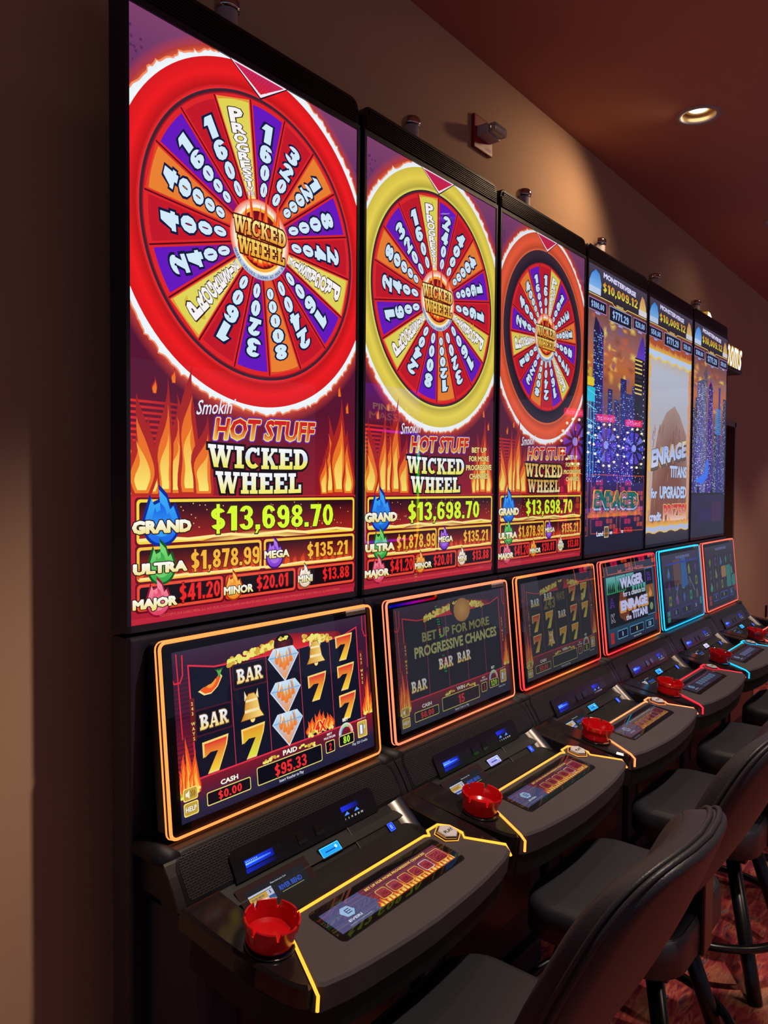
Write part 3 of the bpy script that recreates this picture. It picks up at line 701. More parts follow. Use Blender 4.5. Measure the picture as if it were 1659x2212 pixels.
def coins(A, x0, y0, x1, y1, n, sp, seed=1, big=.006):
    r = random.Random(seed)
    for i in range(n):
        t = r.random(); x = x0+(x1-x0)*t; y = y0+(y1-y0)*t+(r.random()-.5)*sp
        A.ell(x, y, big, big*.72, [(250, 226, 120), (214, 170, 60), (236, 236, 110)][i % 3], 7)
def trident(A, x, y0, y1, flip=1):
    c = (214, 44, 60)
    A.line([(x, y1), (x+.004*flip, y0)], .0028, c); A.line([(x-.014, y1-.006), (x-.015, y1-.04), (x-.008, y1-.056), (x+.006, y1-.056), (x+.013, y1-.042), (x+.014, y1-.004)], .0032, c)
def reel_screen(A, d, mode, txt):
    """mode 0 = full game, 1 / 2 = attract pictures, painted washed out as by glass reflections"""
    W_, H_ = A.W, A.H        # .598 x .331
    A.bands(0, W_, [(0, (34, 34, 62)), (.03, (44, 36, 62)), (.06, (110, 26, 48)), (.10, (150, 30, 44)), (.2, (66, 22, 46)), (.3, (58, 30, 56)), (H_, (60, 44, 66))])
    A.up()
    for k in range(26): A.quad([(0, .05+k*.009), (.042, .05+k*.009), (.042, .053+k*.009), (0, .053+k*.009)], (84, 26, 52))
    A.fan([(.10, .285), (.30, .325), (.48, .305), (.50, .285), (.3, .27)], (120, 24, 40), (.3, .29), (236, 44, 44))
    x0, x1, y0, y1 = .041, .545, .075, .290
    A.fan([(x0, y0), (x1, y0+.004), (x1+.002, y1+.016), (x1-.05, y1+.002), (.3, y1-.006), (x0+.06, y1-.002), (x0-.004, y1+.010)], (20, 22, 40), (.3, .18))
    A.line([(x0, y0), (x1, y0+.003), (x1+.002, y1+.015), (x1-.05, y1+.001), (.3, y1-.006), (x0+.06, y1-.003), (x0-.004, y1+.010)], .0034, (226, 50, 74), True)
    for x in (.1415, .2420, .3440, .4460): A.line([(x, y0), (x, y1)], .0018, (190, 60, 80))
    trident(A, .010, .16, .326); trident(A, .585, .20, .335, -1)
    coins(A, .137, .288, .27, .306, 90, .014, 2); coins(A, .36, .306, .452, .292, 70, .014, 3)
    A.ell(.297, .302, .030, .024, (34, 14, 22), 20, (96, 30, 40)); A.ell(.297, .316, .022, .008, (20, 10, 14), 16); coins(A, .283, .315, .311, .315, 12, .006, 4, .004)
    for q in range(5): A.flame(.004+q*.009, .050, .022, .055+.03*(q % 3), FIRE, q); A.flame(.558+q*.008, .085, .018, .045+.03*(q % 3), FIRE, q+5)
    coins(A, .002, .052, .045, .056, 18, .008, 5, .005); coins(A, .555, .088, .595, .090, 16, .006, 6, .004)
    for s_, xx, yy in ((-1, .040, .235), (1, .556, .245)):
        A.rbox(xx-.006, yy-.085, xx+.006, yy+.0, (110, 30, 30), .002); 
        for i, ch in enumerate('243 WAYS'):
            if ch != ' ': A.text(ch, xx, yy-.014-i*.0098, .0066, None, (250, 220, 120), None, 0, .04)
    C = [.092, .193, .294, .396, .497]; Y = [.256, .182, .112]
    if mode == 0:
        pepper(A, C[0], Y[0], .062); barsym(A, C[0], Y[1], .082); seven(A, C[0], Y[2], .058)
        barsym(A, C[1], Y[0]-.002, .082); bell(A, C[1], Y[1], .062); seven(A, C[1], Y[2]+.001, .058, False)
        diamond(A, C[2], Y[0]+.006, .076); diamond(A, C[2], Y[1]+.006, .076); diamond(A, C[2], Y[2]+.006, .076)
        bell(A, C[3], Y[0]+.008, .058); seven(A, C[3], Y[1]+.006, .054)
        for q in range(7): A.flame(C[3]+(q-3)*.012, Y[2]-.028, .026, .05+.03*((q*3) % 3)-abs(q-3)*.006, FIRE, q)
        coins(A, C[3]-.04, Y[2]-.028, C[3]+.04, Y[2]-.026, 22, .010, 8, .005); A.text('4X', C[3], Y[2]-.030, .026, .036, (230, 40, 40), (255, 230, 120), .06, .08)
        seven(A, C[4], Y[0]+.008, .054); seven(A, C[4], Y[1]+.010, .054); seven(A, C[4], Y[2]+.010, .054)
    elif mode == 1:
        A.text('BET UP FOR MORE', .30, .225, .026, .36, (150, 150, 90), None, 0, .06); A.text('PROGRESSIVE CHANCES', .30, .185, .030, .44, (178, 180, 116), None, 0, .07)
        barsym(A, C[1]+.035, .150, .082, False); barsym(A, C[2]+.03, .152, .082, False); barsym(A, C[0], Y[2]-.002, .082, False)
        A.ell(.33, .29, .045, .035, (190, 130, 60), 16, (226, 170, 80))
    else:
        A.text('243', .20, .225, .040, .09, (150, 130, 70), None, 0, .06); A.text('WAYS', .29, .245, .030, .07, (150, 120, 80), None, 0, .06)
        barsym(A, C[0], Y[0], .07, False); barsym(A, C[1], Y[0]+.012, .07, False); barsym(A, C[2], Y[1]+.012, .07, False)
        for (i, j, b) in ((0, 1, 1), (0, 2, 1), (3, 0, 1), (3, 1, 1), (1, 1, 0), (2, 2, 0), (4, 0, 0), (4, 1, 0), (3, 2, 0)): seven(A, C[i], Y[j]+.005, .052, bool(b))
        bell(A, C[1], Y[2]+.005, .055); bell(A, C[4]-.02, Y[0]-.02, .03)
    def mbox(x0, y0, x1, y1, c=(236, 220, 120)):
        A.rbox(x0, y0, x1, y1, c, .004); A.rbox(x0+.002, y0+.002, x1-.002, y1-.002, (14, 14, 26), .003)
    mbox(.061, .016, .176, .043); mbox(.194, .016, .395, .055); mbox(.408, .027, .440, .055); mbox(.455, .030, .510, .056)
    A.ring(.482, .057, .016, .026, (240, 60, 50), (230, 230, 210), 10, 0, pi/3); A.ring(.482, .057, .016, .026, (120, 210, 120), (230, 230, 210), 10, pi/3, 2*pi/3); A.ring(.482, .057, .016, .026, (90, 150, 230), (230, 230, 210), 10, 2*pi/3, pi)
    coins(A, .215, .060, .262, .066, 16, .006, 9, .004); coins(A, .325, .066, .372, .060, 16, .006, 10, .004)
    A.rbox(.005, .012, .040, .038, (250, 226, 120), .004); A.rbox(.007, .014, .038, .036, (196, 160, 60), .004); A.text('HELP', .0225, .020, .010, .026, (255, 250, 230), (90, 60, 20), .05, .06)
    A.rbox(.005, .041, .040, .066, (250, 226, 120), .004); A.rbox(.007, .043, .038, .064, (196, 160, 60), .004)
    A.fan([(.011, .050), (.015, .050), (.020, .045), (.020, .062), (.015, .057), (.011, .057)], (245, 240, 220))
    for q in range(3): A.line([(.023+q*.004, .048), (.025+q*.004, .0535), (.023+q*.004, .059)], .0014, (120, 60, 30))
    A.rbox(.524, .034, .560, .074, (250, 226, 120), .004); A.rbox(.526, .036, .558, .072, (200, 170, 80), .004); A.text('1', .538, .042, .023, .010, (235, 240, 255), (70, 60, 90), .06, .08); A.text('\u00a2', .551, .054, .010, None, (235, 240, 255), (70, 60, 90), .04, .05)
    A.text('CASH', .120, .048, .010, .046, (250, 246, 230), (60, 20, 20), .05, .08); A.text(txt[0], .294, .060, .011, .044, (250, 246, 230), (60, 20, 20), .05, .08)
    A.text('BET', .424, .068, .005, .018, (240, 240, 240), None, 0, .05); A.text('MULTIPLIER', .424, .060, .005, .040, (240, 240, 240), None, 0, .05); A.text('BET', .482, .087, .008, .020, (250, 250, 240), None, 0, .07)
    red = (235, 50, 50)
    A.fat('$0.00', .120, .021, .017, .062, red, (60, 8, 12), .04); 
    if txt[1]: A.fat(txt[1], .294, .021, .026, .0165*len(txt[1]), red, (60, 8, 12), .04)
    A.fat(txt[2], .424, .032, .017, .009, red, None, 0); A.fat(txt[3], .482, .035, .017, .012*len(txt[3]), (190, 240, 60), (30, 60, 10), .04)
    A.text(txt[4], .294, .006, .0065, .075, (220, 225, 235), None, 0, .03); A.text(txt[5], .53, .022, .006, None, (210, 215, 230), None, 0, .02); A.text('MINIMUM BET 40 CREDITS', .542, .078, .0028, .032, (200, 200, 210))
def wager_screen(A):
    W_, H_ = A.W, A.H
    A.bands(0, W_, [(0, (40, 42, 64)), (.06, (34, 70, 96)), (.10, (50, 84, 100)), (.27, (60, 66, 84)), (H_, (70, 72, 84))])
    A.rbox(.02, .075, .56, .285, (24, 26, 38), .004)
    for x0, x1, y0, y1 in ((.02, .12, .215, .285), (.125, .23, .215, .285), (.235, .33, .225, .285), (.40, .46, .09, .13), (.30, .46, .19, .23)):
        A.rbox(x0, y0, x1, y1, A.grad(y0, (50, 150, 90), y1, (110, 190, 196)), .003)
        for q in range(4): A.flame(x0+(x1-x0)*(.2+.2*q), y0+.004, .02, .05, [((20, 50, 44), (24, 70, 60))], q)
    A.text('A', .065, .160, .034, .040, (30, 20, 60), (150, 80, 240), .05, .05); A.text('K', .065, .098, .034, .040, (26, 24, 34), (230, 225, 230), .04, .05)
    A.rbox(.465, .08, .565, .29, (34, 34, 46), .003); A.frame(.465, .08, .565, .29, .004, (90, 150, 210)); A.text('R', .515, .235, .034, .040, (30, 20, 60), (150, 80, 240), .05, .05)
    A.rbox(.47, .155, .56, .215, (150, 96, 50), .003); A.flame(.515, .16, .04, .05, [((230, 170, 90), (200, 120, 60))], 2); A.ell(.52, .115, .022, .018, (130, 160, 110), 8)
    A.fan([(.13, .15), (.14, .11), (.20, .085), (.25, .10), (.22, .20), (.16, .22)], (120, 60, 40))
    ink = (30, 24, 60)
    A.text('WAGER', .30, .228, .048, .27, (206, 208, 252), ink, .05, .13, 'c', .02); A.text('for a chance to', .32, .190, .024, .26, (226, 226, 250), ink, .05, .05)
    A.text('ENRAGE', .315, .128, .046, .33, (250, 190, 90), (236, 150, 60), .09, .10); A.text('ENRAGE', .315, .132, .044, .32, (206, 208, 252), (110, 60, 50), .04, .15)
    A.text('TITAN!', .37, .086, .036, .19, (206, 208, 252), ink, .05, .12); A.text('the', .235, .088, .024, .06, (226, 226, 250), ink, .05, .05)
    for x0, x1, t in ((.10, .21, '0'), (.24, .40, '0'), (.43, .53, '120')):
        A.rbox(x0, .022, x1, .058, (110, 180, 220), .003); A.rbox(x0+.003, .025, x1-.003, .055, (18, 22, 50), .003); A.text(t, (x0+x1)/2, .030, .020, None, (160, 210, 255) if x0 != .24 else (236, 226, 120), None, 0, .05)
    for y in (.012, .036): A.rbox(.025, y, .06, y+.022, (190, 40, 40), .004)
    A.rbox(.555, .045, .585, .078, (170, 40, 60), .004); A.text('Land        on REEL 5 to ATTACK!', .30, .298, .012, .30, (220, 120, 130), None, 0, .05); A.text('Insert Cash to Play', .32, .008, .006, .09, (220, 225, 235))
def blue_screen(A, k):
    W_, H_ = A.W, A.H; r = random.Random(k)
    A.bands(0, W_, [(0, (24, 24, 34)), (.06, (54, 44, 88) if k == 5 else (50, 34, 40)), (.3, (70, 64, 96) if k == 5 else (66, 54, 66)), (H_, (78, 72, 88))])
    A.rbox(.03, .075, .57, .275, (52, 50, 76) if k == 5 else (54, 40, 50), .004)
    for i in range(1, 5): A.line([(.03+i*.108, .075), (.03+i*.108, .275)], .003, (90, 84, 120) if k == 5 else (130, 120, 140))
    pal = [(60, 110, 180), (130, 140, 60), (60, 150, 120), (110, 60, 140), (96, 90, 84)]
    for i in range(5):
        for j in range(3):
            x = .084+i*.108; y = .24-j*.068; c = pal[(i*2+j*3+k) % 5]; q = (i+j+k) % 3
            if q == 0: A.fan([(x-.02, y), (x, y-.028), (x+.02, y), (x, y+.028)], c)
            elif q == 1: A.rbox(x-.018, y-.024, x+.018, y+.024, c, .006); A.ell(x, y, .010, .014, tuple(v//2 for v in c), 10)
            else: A.flame(x, y-.026, .04, .055, [(c, tuple(min(255, v+50) for v in c))], i)
    if k == 5:
        A.rbox(.16, .17, .27, .30, (120, 84, 80), .01); A.fan([(.27, .15), (.38, .16), (.36, .30), (.28, .31)], (60, 110, 180)); A.line([(.17, .10), (.22, .18)], .003, (190, 190, 220)); A.line([(.40, .20), (.48, .12)], .003, (190, 190, 220))
        A.rbox(.06, .279, .56, .287, (60, 70, 200), .003)
    else:
        for x, y in ((.30, .14), (.40, .14), (.51, .075), (.40, .075)): A.rbox(x, y, x+.09, y+.065, (60, 150, 130) if x > .35 else (190, 140, 60), .003)
    A.text('MONSTERVERSE', .32, .302, .014, .22, (140, 150, 220), None, 0, .05)
    bc = (70, 60, 150) if k == 5 else (60, 110, 230)
    for x0, x1, t in ((.11, .20, '0'), (.24, .40, '0'), (.44, .52, '50')):
        A.rbox(x0, .020, x1, .060, bc, .003); A.rbox(x0+.004, .024, x1-.004, .056, (22, 22, 40), .003); A.text(t, (x0+x1)/2, .032, .020, None, (150, 190, 230) if x0 != .24 else (220, 210, 110), None, 0, .05)
    for y in (.006, .034): A.rbox(.025, y, .065, y+.024, (60, 160, 150) if k == 5 else (180, 50, 50), .004)
    A.rbox(.55, .04, .58, .078, (60, 160, 150) if k == 5 else (180, 50, 50), .004)
def touch_screen(A, k):
    W_, H_ = A.W, A.H      # .367 x .061
    if k < 3:
        A.bands(.105, W_, [(0, (236, 130, 50)), (.018, (170, 50, 50)), (.04, (110, 40, 66)), (H_, (110, 50, 70))]); A.rect(0, 0, .11, H_, (84, 84, 130)); A.quad([(.095, 0), (.135, 0), (.105, H_), (.085, H_)], (84, 84, 130))
        for i in range(22): A.flame(.12+i*.0118, 0, .018, .022+.016*((i*5) % 4)/3, FIRE2, i)
        for i in range(6):
            x = .150+i*.036; w = .014 if i < 5 else .021
            if i == 5: x += .010
            bc = (232, 200, 90) if i != 4 else (232, 226, 250)
            A.rbox(x-w-.0012, .012, x+w+.0012, .040 if i < 5 else .049, bc, .005); A.rbox(x-w, .0135, x+w, .0385 if i < 5 else .0475, A.grad(.012, (150, 30, 40), .045, (166, 56, 80)), .005)
            if i < 5: A.text(['40', '80', '120', '160', '200'][i], x, .021, .010, .014, (110, 20, 40), None, 0, .04)
            else: A.text('MAX', x, .032, .010, .026, (110, 20, 40), None, 0, .04); A.text('BET', x, .018, .010, .022, (110, 20, 40), None, 0, .04)
        A.text('BET UP FOR MORE PROGRESSIVE CHANCES!', .225, .051, .006, .20, (250, 214, 100), (90, 20, 20), .04, .06)
    else:
        A.rect(0, 0, W_, H_, (58, 60, 84)); 
        for i in range(6):
            x = .14+i*.036; A.rbox(x-.014, .018, x+.014, .044, (120, 150, 190) if k != 4 else (130, 150, 200), .005); A.text(['1', '2', '3', '5', '8', '10'][i], x, .026, .010, None, (40, 50, 90), None, 0, .05)
        A.rbox(.12, .004, .20, .012, (90, 100, 140), .003)
    # emblem and maker's name
    x, y, s = .052, .036, .017
    A.fan([(x-s, y+.2*s), (x-.4*s, y+.8*s), (x+.6*s, y+.7*s), (x+s, y-.2*s), (x+.4*s, y-.8*s), (x-.6*s, y-.7*s)], (160, 200, 240))
    for q in (-1, 0, 1): A.line([(x-.2*s, y+q*.3*s), (x+.5*s, y+q*.3*s)], .13*s, (50, 60, 110))
    A.line([(x-.2*s, y-.3*s), (x-.2*s, y+.3*s)], .13*s, (50, 60, 110)); A.text('EVERI', x, .012, .0055, .036, (225, 238, 255), None, 0, .05)
    A.text('Game Outcome Determined By Central System', .058, .005, .0018, .06, (200, 210, 230)); 
def player_screen(A):
    W_, H_ = A.W, A.H      # .155 x .052
    A.rect(0, 0, W_, H_, (34, 34, 40)); A.text('Please insert your Card', .085, .045, .003, .042, (225, 225, 230), None, 0, .02)
    A.rect(.002, .002, .062, .042, (208, 212, 232)); A.rect(.002, .026, .046, .038, (222, 176, 70)); A.text('RIVER BEND', .023, .030, .004, .032, (60, 60, 110), None, 0, .04); A.text('CASINO', .023, .0272, .002, .016, (60, 60, 110))
    A.rect(.008, .002, .044, .023, (46, 84, 170)); A.text('Win Big', .024, .016, .004, .022, (226, 230, 250), None, 0, .03); A.text('DINING', .026, .009, .004, .026, (226, 230, 250), None, 0, .03)
    A.rect(.046, .002, .062, .026, (60, 96, 160)); A.ell(.052, .016, .004, .005, (200, 160, 140), 10); A.ell(.058, .014, .004, .005, (190, 150, 130), 10); A.text('$', .054, .030, .006, None, (60, 60, 110), None, 0, .05)
    A.text('RIVER BEND', .108, .024, .010, .062, (60, 96, 205), (26, 40, 110), .03, .06); A.line([(.08, .020), (.140, .020)], .001, (190, 180, 80)); A.text('CASINO & LODGE', .112, .012, .003, .034, (60, 96, 190))
def bill_art(A):
    W_, H_ = A.W, A.H      # .08 x .035
    A.rect(0, 0, W_, H_, (6, 6, 12)); A.rect(.004, .022, .062, .033, A.hgrad(.004, (20, 40, 210), .062, (6, 10, 60)))
    for x in (.008, .042): A.fan([(x, .013), (x+.018, .013), (x+.012, .020)], (70, 130, 255))
    for i, t in enumerate(('1', '5', '10', '20', '50', '100')): A.text(t, .008+i*.0115, .004, .004, None, (200, 200, 200), None, 0, .03)
def slot_art(A):
    W_, H_ = A.W, A.H      # .10 x .028
    A.rect(0, 0, W_, H_, (6, 6, 14)); A.rect(.002, .012, .078, .026, A.hgrad(0, (20, 70, 255), .078, (8, 16, 120))); A.rect(.0, .002, .08, .010, A.hgrad(0, (10, 30, 160), .08, (4, 6, 40)))
    A.rect(.003, .017, .070, .020, A.hgrad(0, (120, 190, 255), .07, (40, 80, 255)))
    for i in range(7): A.ell(.006+i*.0045, .0225, .0011, .0011, (190, 225, 255), 6)

# ---------------------------------------------------------------- machine geometry maps (machine's own frame)
def D(u, v, h=0):                 # button deck plane
    return (u, v-h*.163, .700+.165*(v+.35)+h*.987)
PN = Vector((0, .722-.656, -.075)); PN = Vector((0, -PN.y, .075)).normalized(); PD = Vector((0, -.075, -.066)).normalized()
def PAN(u, v, h=0):               # slanted player panel: v measured down the slope
    p = Vector((u, -.165, .722))+PD*v+PN*h; return tuple(p)
MB0 = Vector((.0222, -.0975, .8194)); MU = Vector((0, .0378, .3766)).normalized(); MN = Vector((0, -MU.z, MU.y))
def MON(u, v, h=0): return tuple(MB0+Vector((u, 0, 0))+MU*v+MN*h)
PROF = [(-.060, .803), (-.088, .807), (-.104, .800), (-.116, .788), (-.130, .770), (-.142, .752), (-.152, .735), (-.160, .718)]
SEG = [0]
for a, b in zip(PROF, PROF[1:]): SEG.append(SEG[-1]+sqrt((a[0]-b[0])**2+(a[1]-b[1])**2))
LP = SEG[-1]
def CON(u, s, h=0):               # curved speaker console, s measured down the curve
    s = min(max(s, 0), LP)
    for i in range(len(SEG)-1):
        if s <= SEG[i+1]+1e-9:
            t = (s-SEG[i])/(SEG[i+1]-SEG[i]); a, b = PROF[i], PROF[i+1]
            y = a[0]+(b[0]-a[0])*t; z = a[1]+(b[1]-a[1])*t
            def nrm(j):
                j0 = max(0, j-1); j1 = min(len(PROF)-1, j+1); d = Vector((PROF[j1][0]-PROF[j0][0], PROF[j1][1]-PROF[j0][1])).normalized(); return Vector((d.y, -d.x))
            n = (nrm(i)*(1-t)+nrm(i+1)*t).normalized()
            return (u, y+n.x*h, z+n.y*h)
def s_of_z(z):
    for i in range(2, len(PROF)-1):
        if PROF[i][1] >= z >= PROF[i+1][1]: return SEG[i]+(SEG[i+1]-SEG[i])*(PROF[i][1]-z)/(PROF[i][1]-PROF[i+1][1])
    return LP
def con_plate(mb, x0, x1, s0, s1, h0, h1, r=.0, rows=14, rb=0):
    """rounded plate lying on the console curve (r = rounding of the upper corners, rb = lower)"""
    S = sorted(set([s0+(s1-s0)*k/rows for k in range(rows+1)]+[s for s in SEG if s0 < s < s1]+([s0+r*(1-cos(pi/2*k/5)) for k in range(6)] if r else [])+([s1-rb*(1-cos(pi/2*k/5)) for k in range(6)] if rb else [])))
    L = []
    for s in S:
        e = 0
        if r and s-s0 < r: e = r-sqrt(max(0, r*r-(r-(s-s0))**2))
        if rb and s1-s < rb: e = max(e, rb-sqrt(max(0, rb*rb-(rb-(s1-s))**2)))
        L.append((s, x0+e, x1-e))
    V = []; n = len(L)
    for s, a, b in L: V += [CON(a, s, h0), CON(a, s, h1), CON(b, s, h1), CON(b, s, h0)]
    fs = [(0, 1, 2, 3), (4*n-1, 4*n-2, 4*n-3, 4*n-4)]
    for i in range(n-1):
        o = 4*i; fs += [(o, o+4, o+5, o+1), (o+1, o+5, o+6, o+2), (o+2, o+6, o+7, o+3), (o+3, o+7, o+4, o)]
    mb.add(V, fs)
STRIP = [(.041, -.452), (.087, -.360), (.100, -.336), (.135, -.313), (.547, -.313), (.559, -.320), (.572, -.305), (.612, -.305), (.631, -.326), (.632, -.362), (.618, -.376), (.675, -.453)]
FRONT = [(.663, -.471), (.623, -.481), (.560, -.489), (.501, -.494), (.420, -.497), (.342, -.498), (.270, -.495), (.209, -.490), (.150, -.484), (.107, -.478), (.055, -.466)]
LWING = [(-.008, -.166), (-.006, -.255), (-.003, -.313), (.002, -.360), (.008, -.392), (.014, -.420), (.022, -.440), (.032, -.452)] + STRIP[:4] + [(.135, -.302), (.082, -.302), (.082, -.166)]
RWING = [(.632, -.166), (.632, -.290), (.545, -.302), (.547, -.313)] + STRIP[5:] + [(.682, -.440), (.686, -.400), (.688, -.360), (.688, -.166)]
PAD = [(.041, -.458)] + [(.055, -.467)] + FRONT[::-1][1:] + [(.675, -.455)] + STRIP[:-1][::-1][:0]
PAD = [(.044, -.455)] + FRONT[::-1] + [(.673, -.456)] + STRIP[1:-1][::-1]
TOE = (.676, -.459)
def slots_mat():
    m = bpy.data.materials.new('perforated_speaker_grille'); m.use_nodes = True; nt = m.node_tree; b = nt.nodes['Principled BSDF']
    tc = nt.nodes.new('ShaderNodeUVMap'); br = nt.nodes.new('ShaderNodeTexBrick')
    br.inputs['Color1'].default_value = (.002, .002, .002, 1); br.inputs['Color2'].default_value = (.002, .002, .002, 1); br.inputs['Mortar'].default_value = (.045, .04, .046, 1)
    br.inputs['Scale'].default_value = 1; br.inputs['Mortar Size'].default_value = .16; br.inputs['Mortar Smooth'].default_value = .15
    br.inputs['Brick Width'].default_value = 2.0; br.inputs['Row Height'].default_value = .72
    nt.links.new(tc.outputs[0], br.inputs['Vector']); nt.links.new(br.outputs['Color'], b.inputs['Base Color'])
    mr = nt.nodes.new('ShaderNodeMapRange'); mr.inputs[3].default_value = .30; mr.inputs[4].default_value = .95; nt.links.new(br.outputs['Fac'], mr.inputs[0])
    inv = nt.nodes.new('ShaderNodeMath'); inv.operation = 'SUBTRACT'; inv.inputs[0].default_value = 1.0; nt.links.new(br.outputs['Fac'], inv.inputs[1]); nt.links.new(inv.outputs[0], mr.inputs[0])
    nt.links.new(mr.outputs[0], b.inputs['Roughness'])
    bp = nt.nodes.new('ShaderNodeBump'); bp.inputs['Distance'].default_value = .002; bp.inputs['Strength'].default_value = .8; nt.links.new(br.outputs['Fac'], bp.inputs['Height']); nt.links.new(bp.outputs[0], b.inputs['Normal'])
    b.inputs['Metallic'].default_value = .3
    return m
GRILLE = slots_mat()
def add_uv(me, k=160):
    if me.uv_layers: return
    uv = me.uv_layers.new(name='UVMap')
    for l in me.loops:
        co = me.vertices[l.vertex_index].co
        # distance down the curve from height
        s = s_of_z(co.z) if co.z < .80 else SEG[2]; uv.data[l.index].uv = (co.x*k, -s*k)

def art(name, W_, H_, mp, fn, parent, material=SCREEN, tone=None, key=None, eps=6e-6):
    if key and key in CACHE: me = CACHE[key]
    else:
        A = Art(W_, H_, mp, tone, eps); fn(A); me = A.mesh(name)
        if key: CACHE[key] = me
    return link(name, me, material, parent)

PITCH, X0 = .7002, .8468
def led_strip(name, pts, r, colf, parent, closed, n=6):
    mb = MB(); m = len(pts); mb.tube(pts, r, n, closed, True, [colf(i/m) for i in range(m)]); return link(name, mb.mesh(name), LED, parent)
def subdiv(P, k):
    out = []
    for a, b in zip(P, P[1:]+P[:1]):
        n = max(1, int((Vector(b)-Vector(a)).length/k)); out += [tuple(Vector(a).lerp(Vector(b), i/n)) for i in range(n)]
    return out
def mixc(stops):
    S = [(t, lin(c)) for t, c in stops]
    def f(t):
        for (a, ca), (b, cb) in zip(S, S[1:]):
            if t <= b: q = (t-a)/(b-a); return tuple(ca[i]+(cb[i]-ca[i])*q for i in range(3))
        return S[-1][1]
    return f
OR = (250, 134, 66); YE = (252, 168, 50); RD = (240, 34, 52); SA = (244, 92, 72); CY = (20, 178, 236); PK = (240, 120, 84)
flat = lambda c: mixc([(0, c), (1, c)])
MACH = [
 dict(led=flat(OR), deck=flat(YE), label='nearest slot machine, wide red wheel ring on its top screen, first of the row'),
 dict(led=flat(PK), deck=flat((252, 156, 60)), label='second slot machine from the near end, yellow wheel ring on its top screen'),
 dict(led=mixc([(0, RD), (.2, OR), (.35, RD), (.5, OR), (.7, RD), (.9, OR), (1, RD)]), deck=flat((250, 140, 84)), label='third slot machine, orange wheel ring on its top screen, red and orange monitor frame'),
 dict(led=mixc([(0, OR), (.15, RD), (.3, RD), (.5, SA), (.8, RD), (1, OR)]), deck=flat(RD), label='fourth slot machine, night city with ENRAGED lettering on its top screen'),
 dict(led=flat(CY), deck=flat(CY), label='slot machine with the bright cyan monitor frame and ENRAGE TITANS top screen'),
 dict(led=flat(SA), deck=flat(SA), label='farthest slot machine, salmon monitor frame, next to the doorway'),
]
def make_machine(i):
    d = MACH[i]
    t = thing('slot_machine', d['label'], 'slot machine', (X0+PITCH*i, 0, 0), 0, 'slot machines in the row')
    # --- cabinet
    def f(mb):
        mb.box((-.0095, -.014, .0), (.6885, .052, 1.203), .006); mb.box((.13, .05, .0), (.56, .19, 2.18), .004)
        mb.box((.02, -.200, .08), (.665, -.010, .69), .02); mb.box((.05, -.22, .0), (.63, -.01, .08), .004)
    cab = part('cabinet', 'cab', f, NAVY, t)
    def f(mb): mb.box((.10, -.206, .20), (.58, -.198, .60), .004)
    bp_ = part('belly_panel', 'belly', f, BLACK, cab)
    def f(A): A.text('EVERI', .24, .18, .05, .30, (58, 46, 52), None, 0, .04)
    art('maker_name', .48, .40, lambda u, v, h: (.10+u, -.2066-h, .20+v), f, bp_, SCREEN, None, 'bellyart')
    # --- console arms
    def f(mb):
        for x in (.012, .664): mb.tube([(x, -.010, .797), (x, -.115, .792)], .021, 14)
        mb.prism([(-.20, .700), (-.012, .712), (-.012, .80), (-.10, .80), (-.158, .725)][::-1], lambda u, v, h: (h, u, v), .010, .672, 0)
    part('console_arm', 'arm', f, MATTE, cab)
    # --- top display
    def f(mb):
        mb.box((-.009, .0015, 1.211), (.672, .052, 2.425), .002)
        for a, b in (((-.009, -.004, 1.211), (-.0005, .004, 2.415)), ((.6636, -.004, 1.211), (.672, .004, 2.415)), ((-.009, -.004, 1.211), (.672, .004, 1.2243)), ((-.009, -.004, 2.4125), (.672, .004, 2.425))): mb.box(a, b)
    td = part('top_display', 'td', f, NAVY, t)
    def f(mb):
        P = [(-.009, 2.425), (.672, 2.425)]+[(.672-.03+.03*cos(radians(a)), 2.492-.03+.03*sin(radians(a))) for a in range(0, 91, 15)]+[(-.009+.03+.03*cos(radians(a)), 2.492-.03+.03*sin(radians(a))) for a in range(90, 181, 15)]
        mb.prism(P, lambda u, v, h: (u, .052-h, v), 0, .052, .003)
    cp = part('top_cap', 'cap', f, BLACK, td)
    def f(mb):
        for k in range(9):
            z = 2.432+k*.0058; mb.box((-.002 if k < 6 else .010, -.0035, z), (.665 if k < 6 else .655, .003, z+.0028))
    part('cap_louvers', 'louv', f, BLACK, cp)
    mp = lambda u, v, h: (u, -h, 1.2245+v)
    if i < 3:
        ringc = [(242, 30, 36), (240, 218, 84), (246, 96, 60)][i]
        fn = lambda A: wheel_screen(A, ringc, [SEQ1, SEQ2, SEQ1][i], [105.6, 100.0, 73.0][i], [.3055, .3055, .268][i], i)
    elif i == 4: fn = lambda A: enrage_screen(A, ('$50.00', '$10.00'))
    else: fn = lambda A: city_screen(A, 0 if i == 3 else 1, ('$100.00', '$20.00' if i == 3 else '$10.00'))
    sc = art('screen', SW, SH, mp, fn, td, SCREEN, [None, (.95, (.003, .002, .003)), (.9, (.004, .003, .004)), (1, (.006, .006, .009)), (.95, (.006, .006, .008)), (1.05, (.006, .006, .009))][i], None, 5e-6)
    mb = MB(); mb.add([(0, -.0041, 1.2245), (SW, -.0041, 1.2245), (SW, -.0041, 1.2245+SH), (0, -.0041, 1.2245+SH)], [(0, 1, 2, 3)]); link('glass_pane', mb.mesh('glass_pane'), PANE, td)
    # --- tower light on top
    def f(mb): mb.lathe([(.024, 2.35), (.024, 2.578)], .311, .087, 24)
    tl = part('tower_light', 'tl', f, WHITEP, td)
    def f(mb): mb.lathe([(.028, 2.572), (.029, 2.578), (.029, 2.590), (.024, 2.597), (.008, 2.600)], .311, .087, 24)
    part('lamp_cap', 'tlc', f, CHROME, tl)
    # --- monitor
    w, h = .6379, .3785
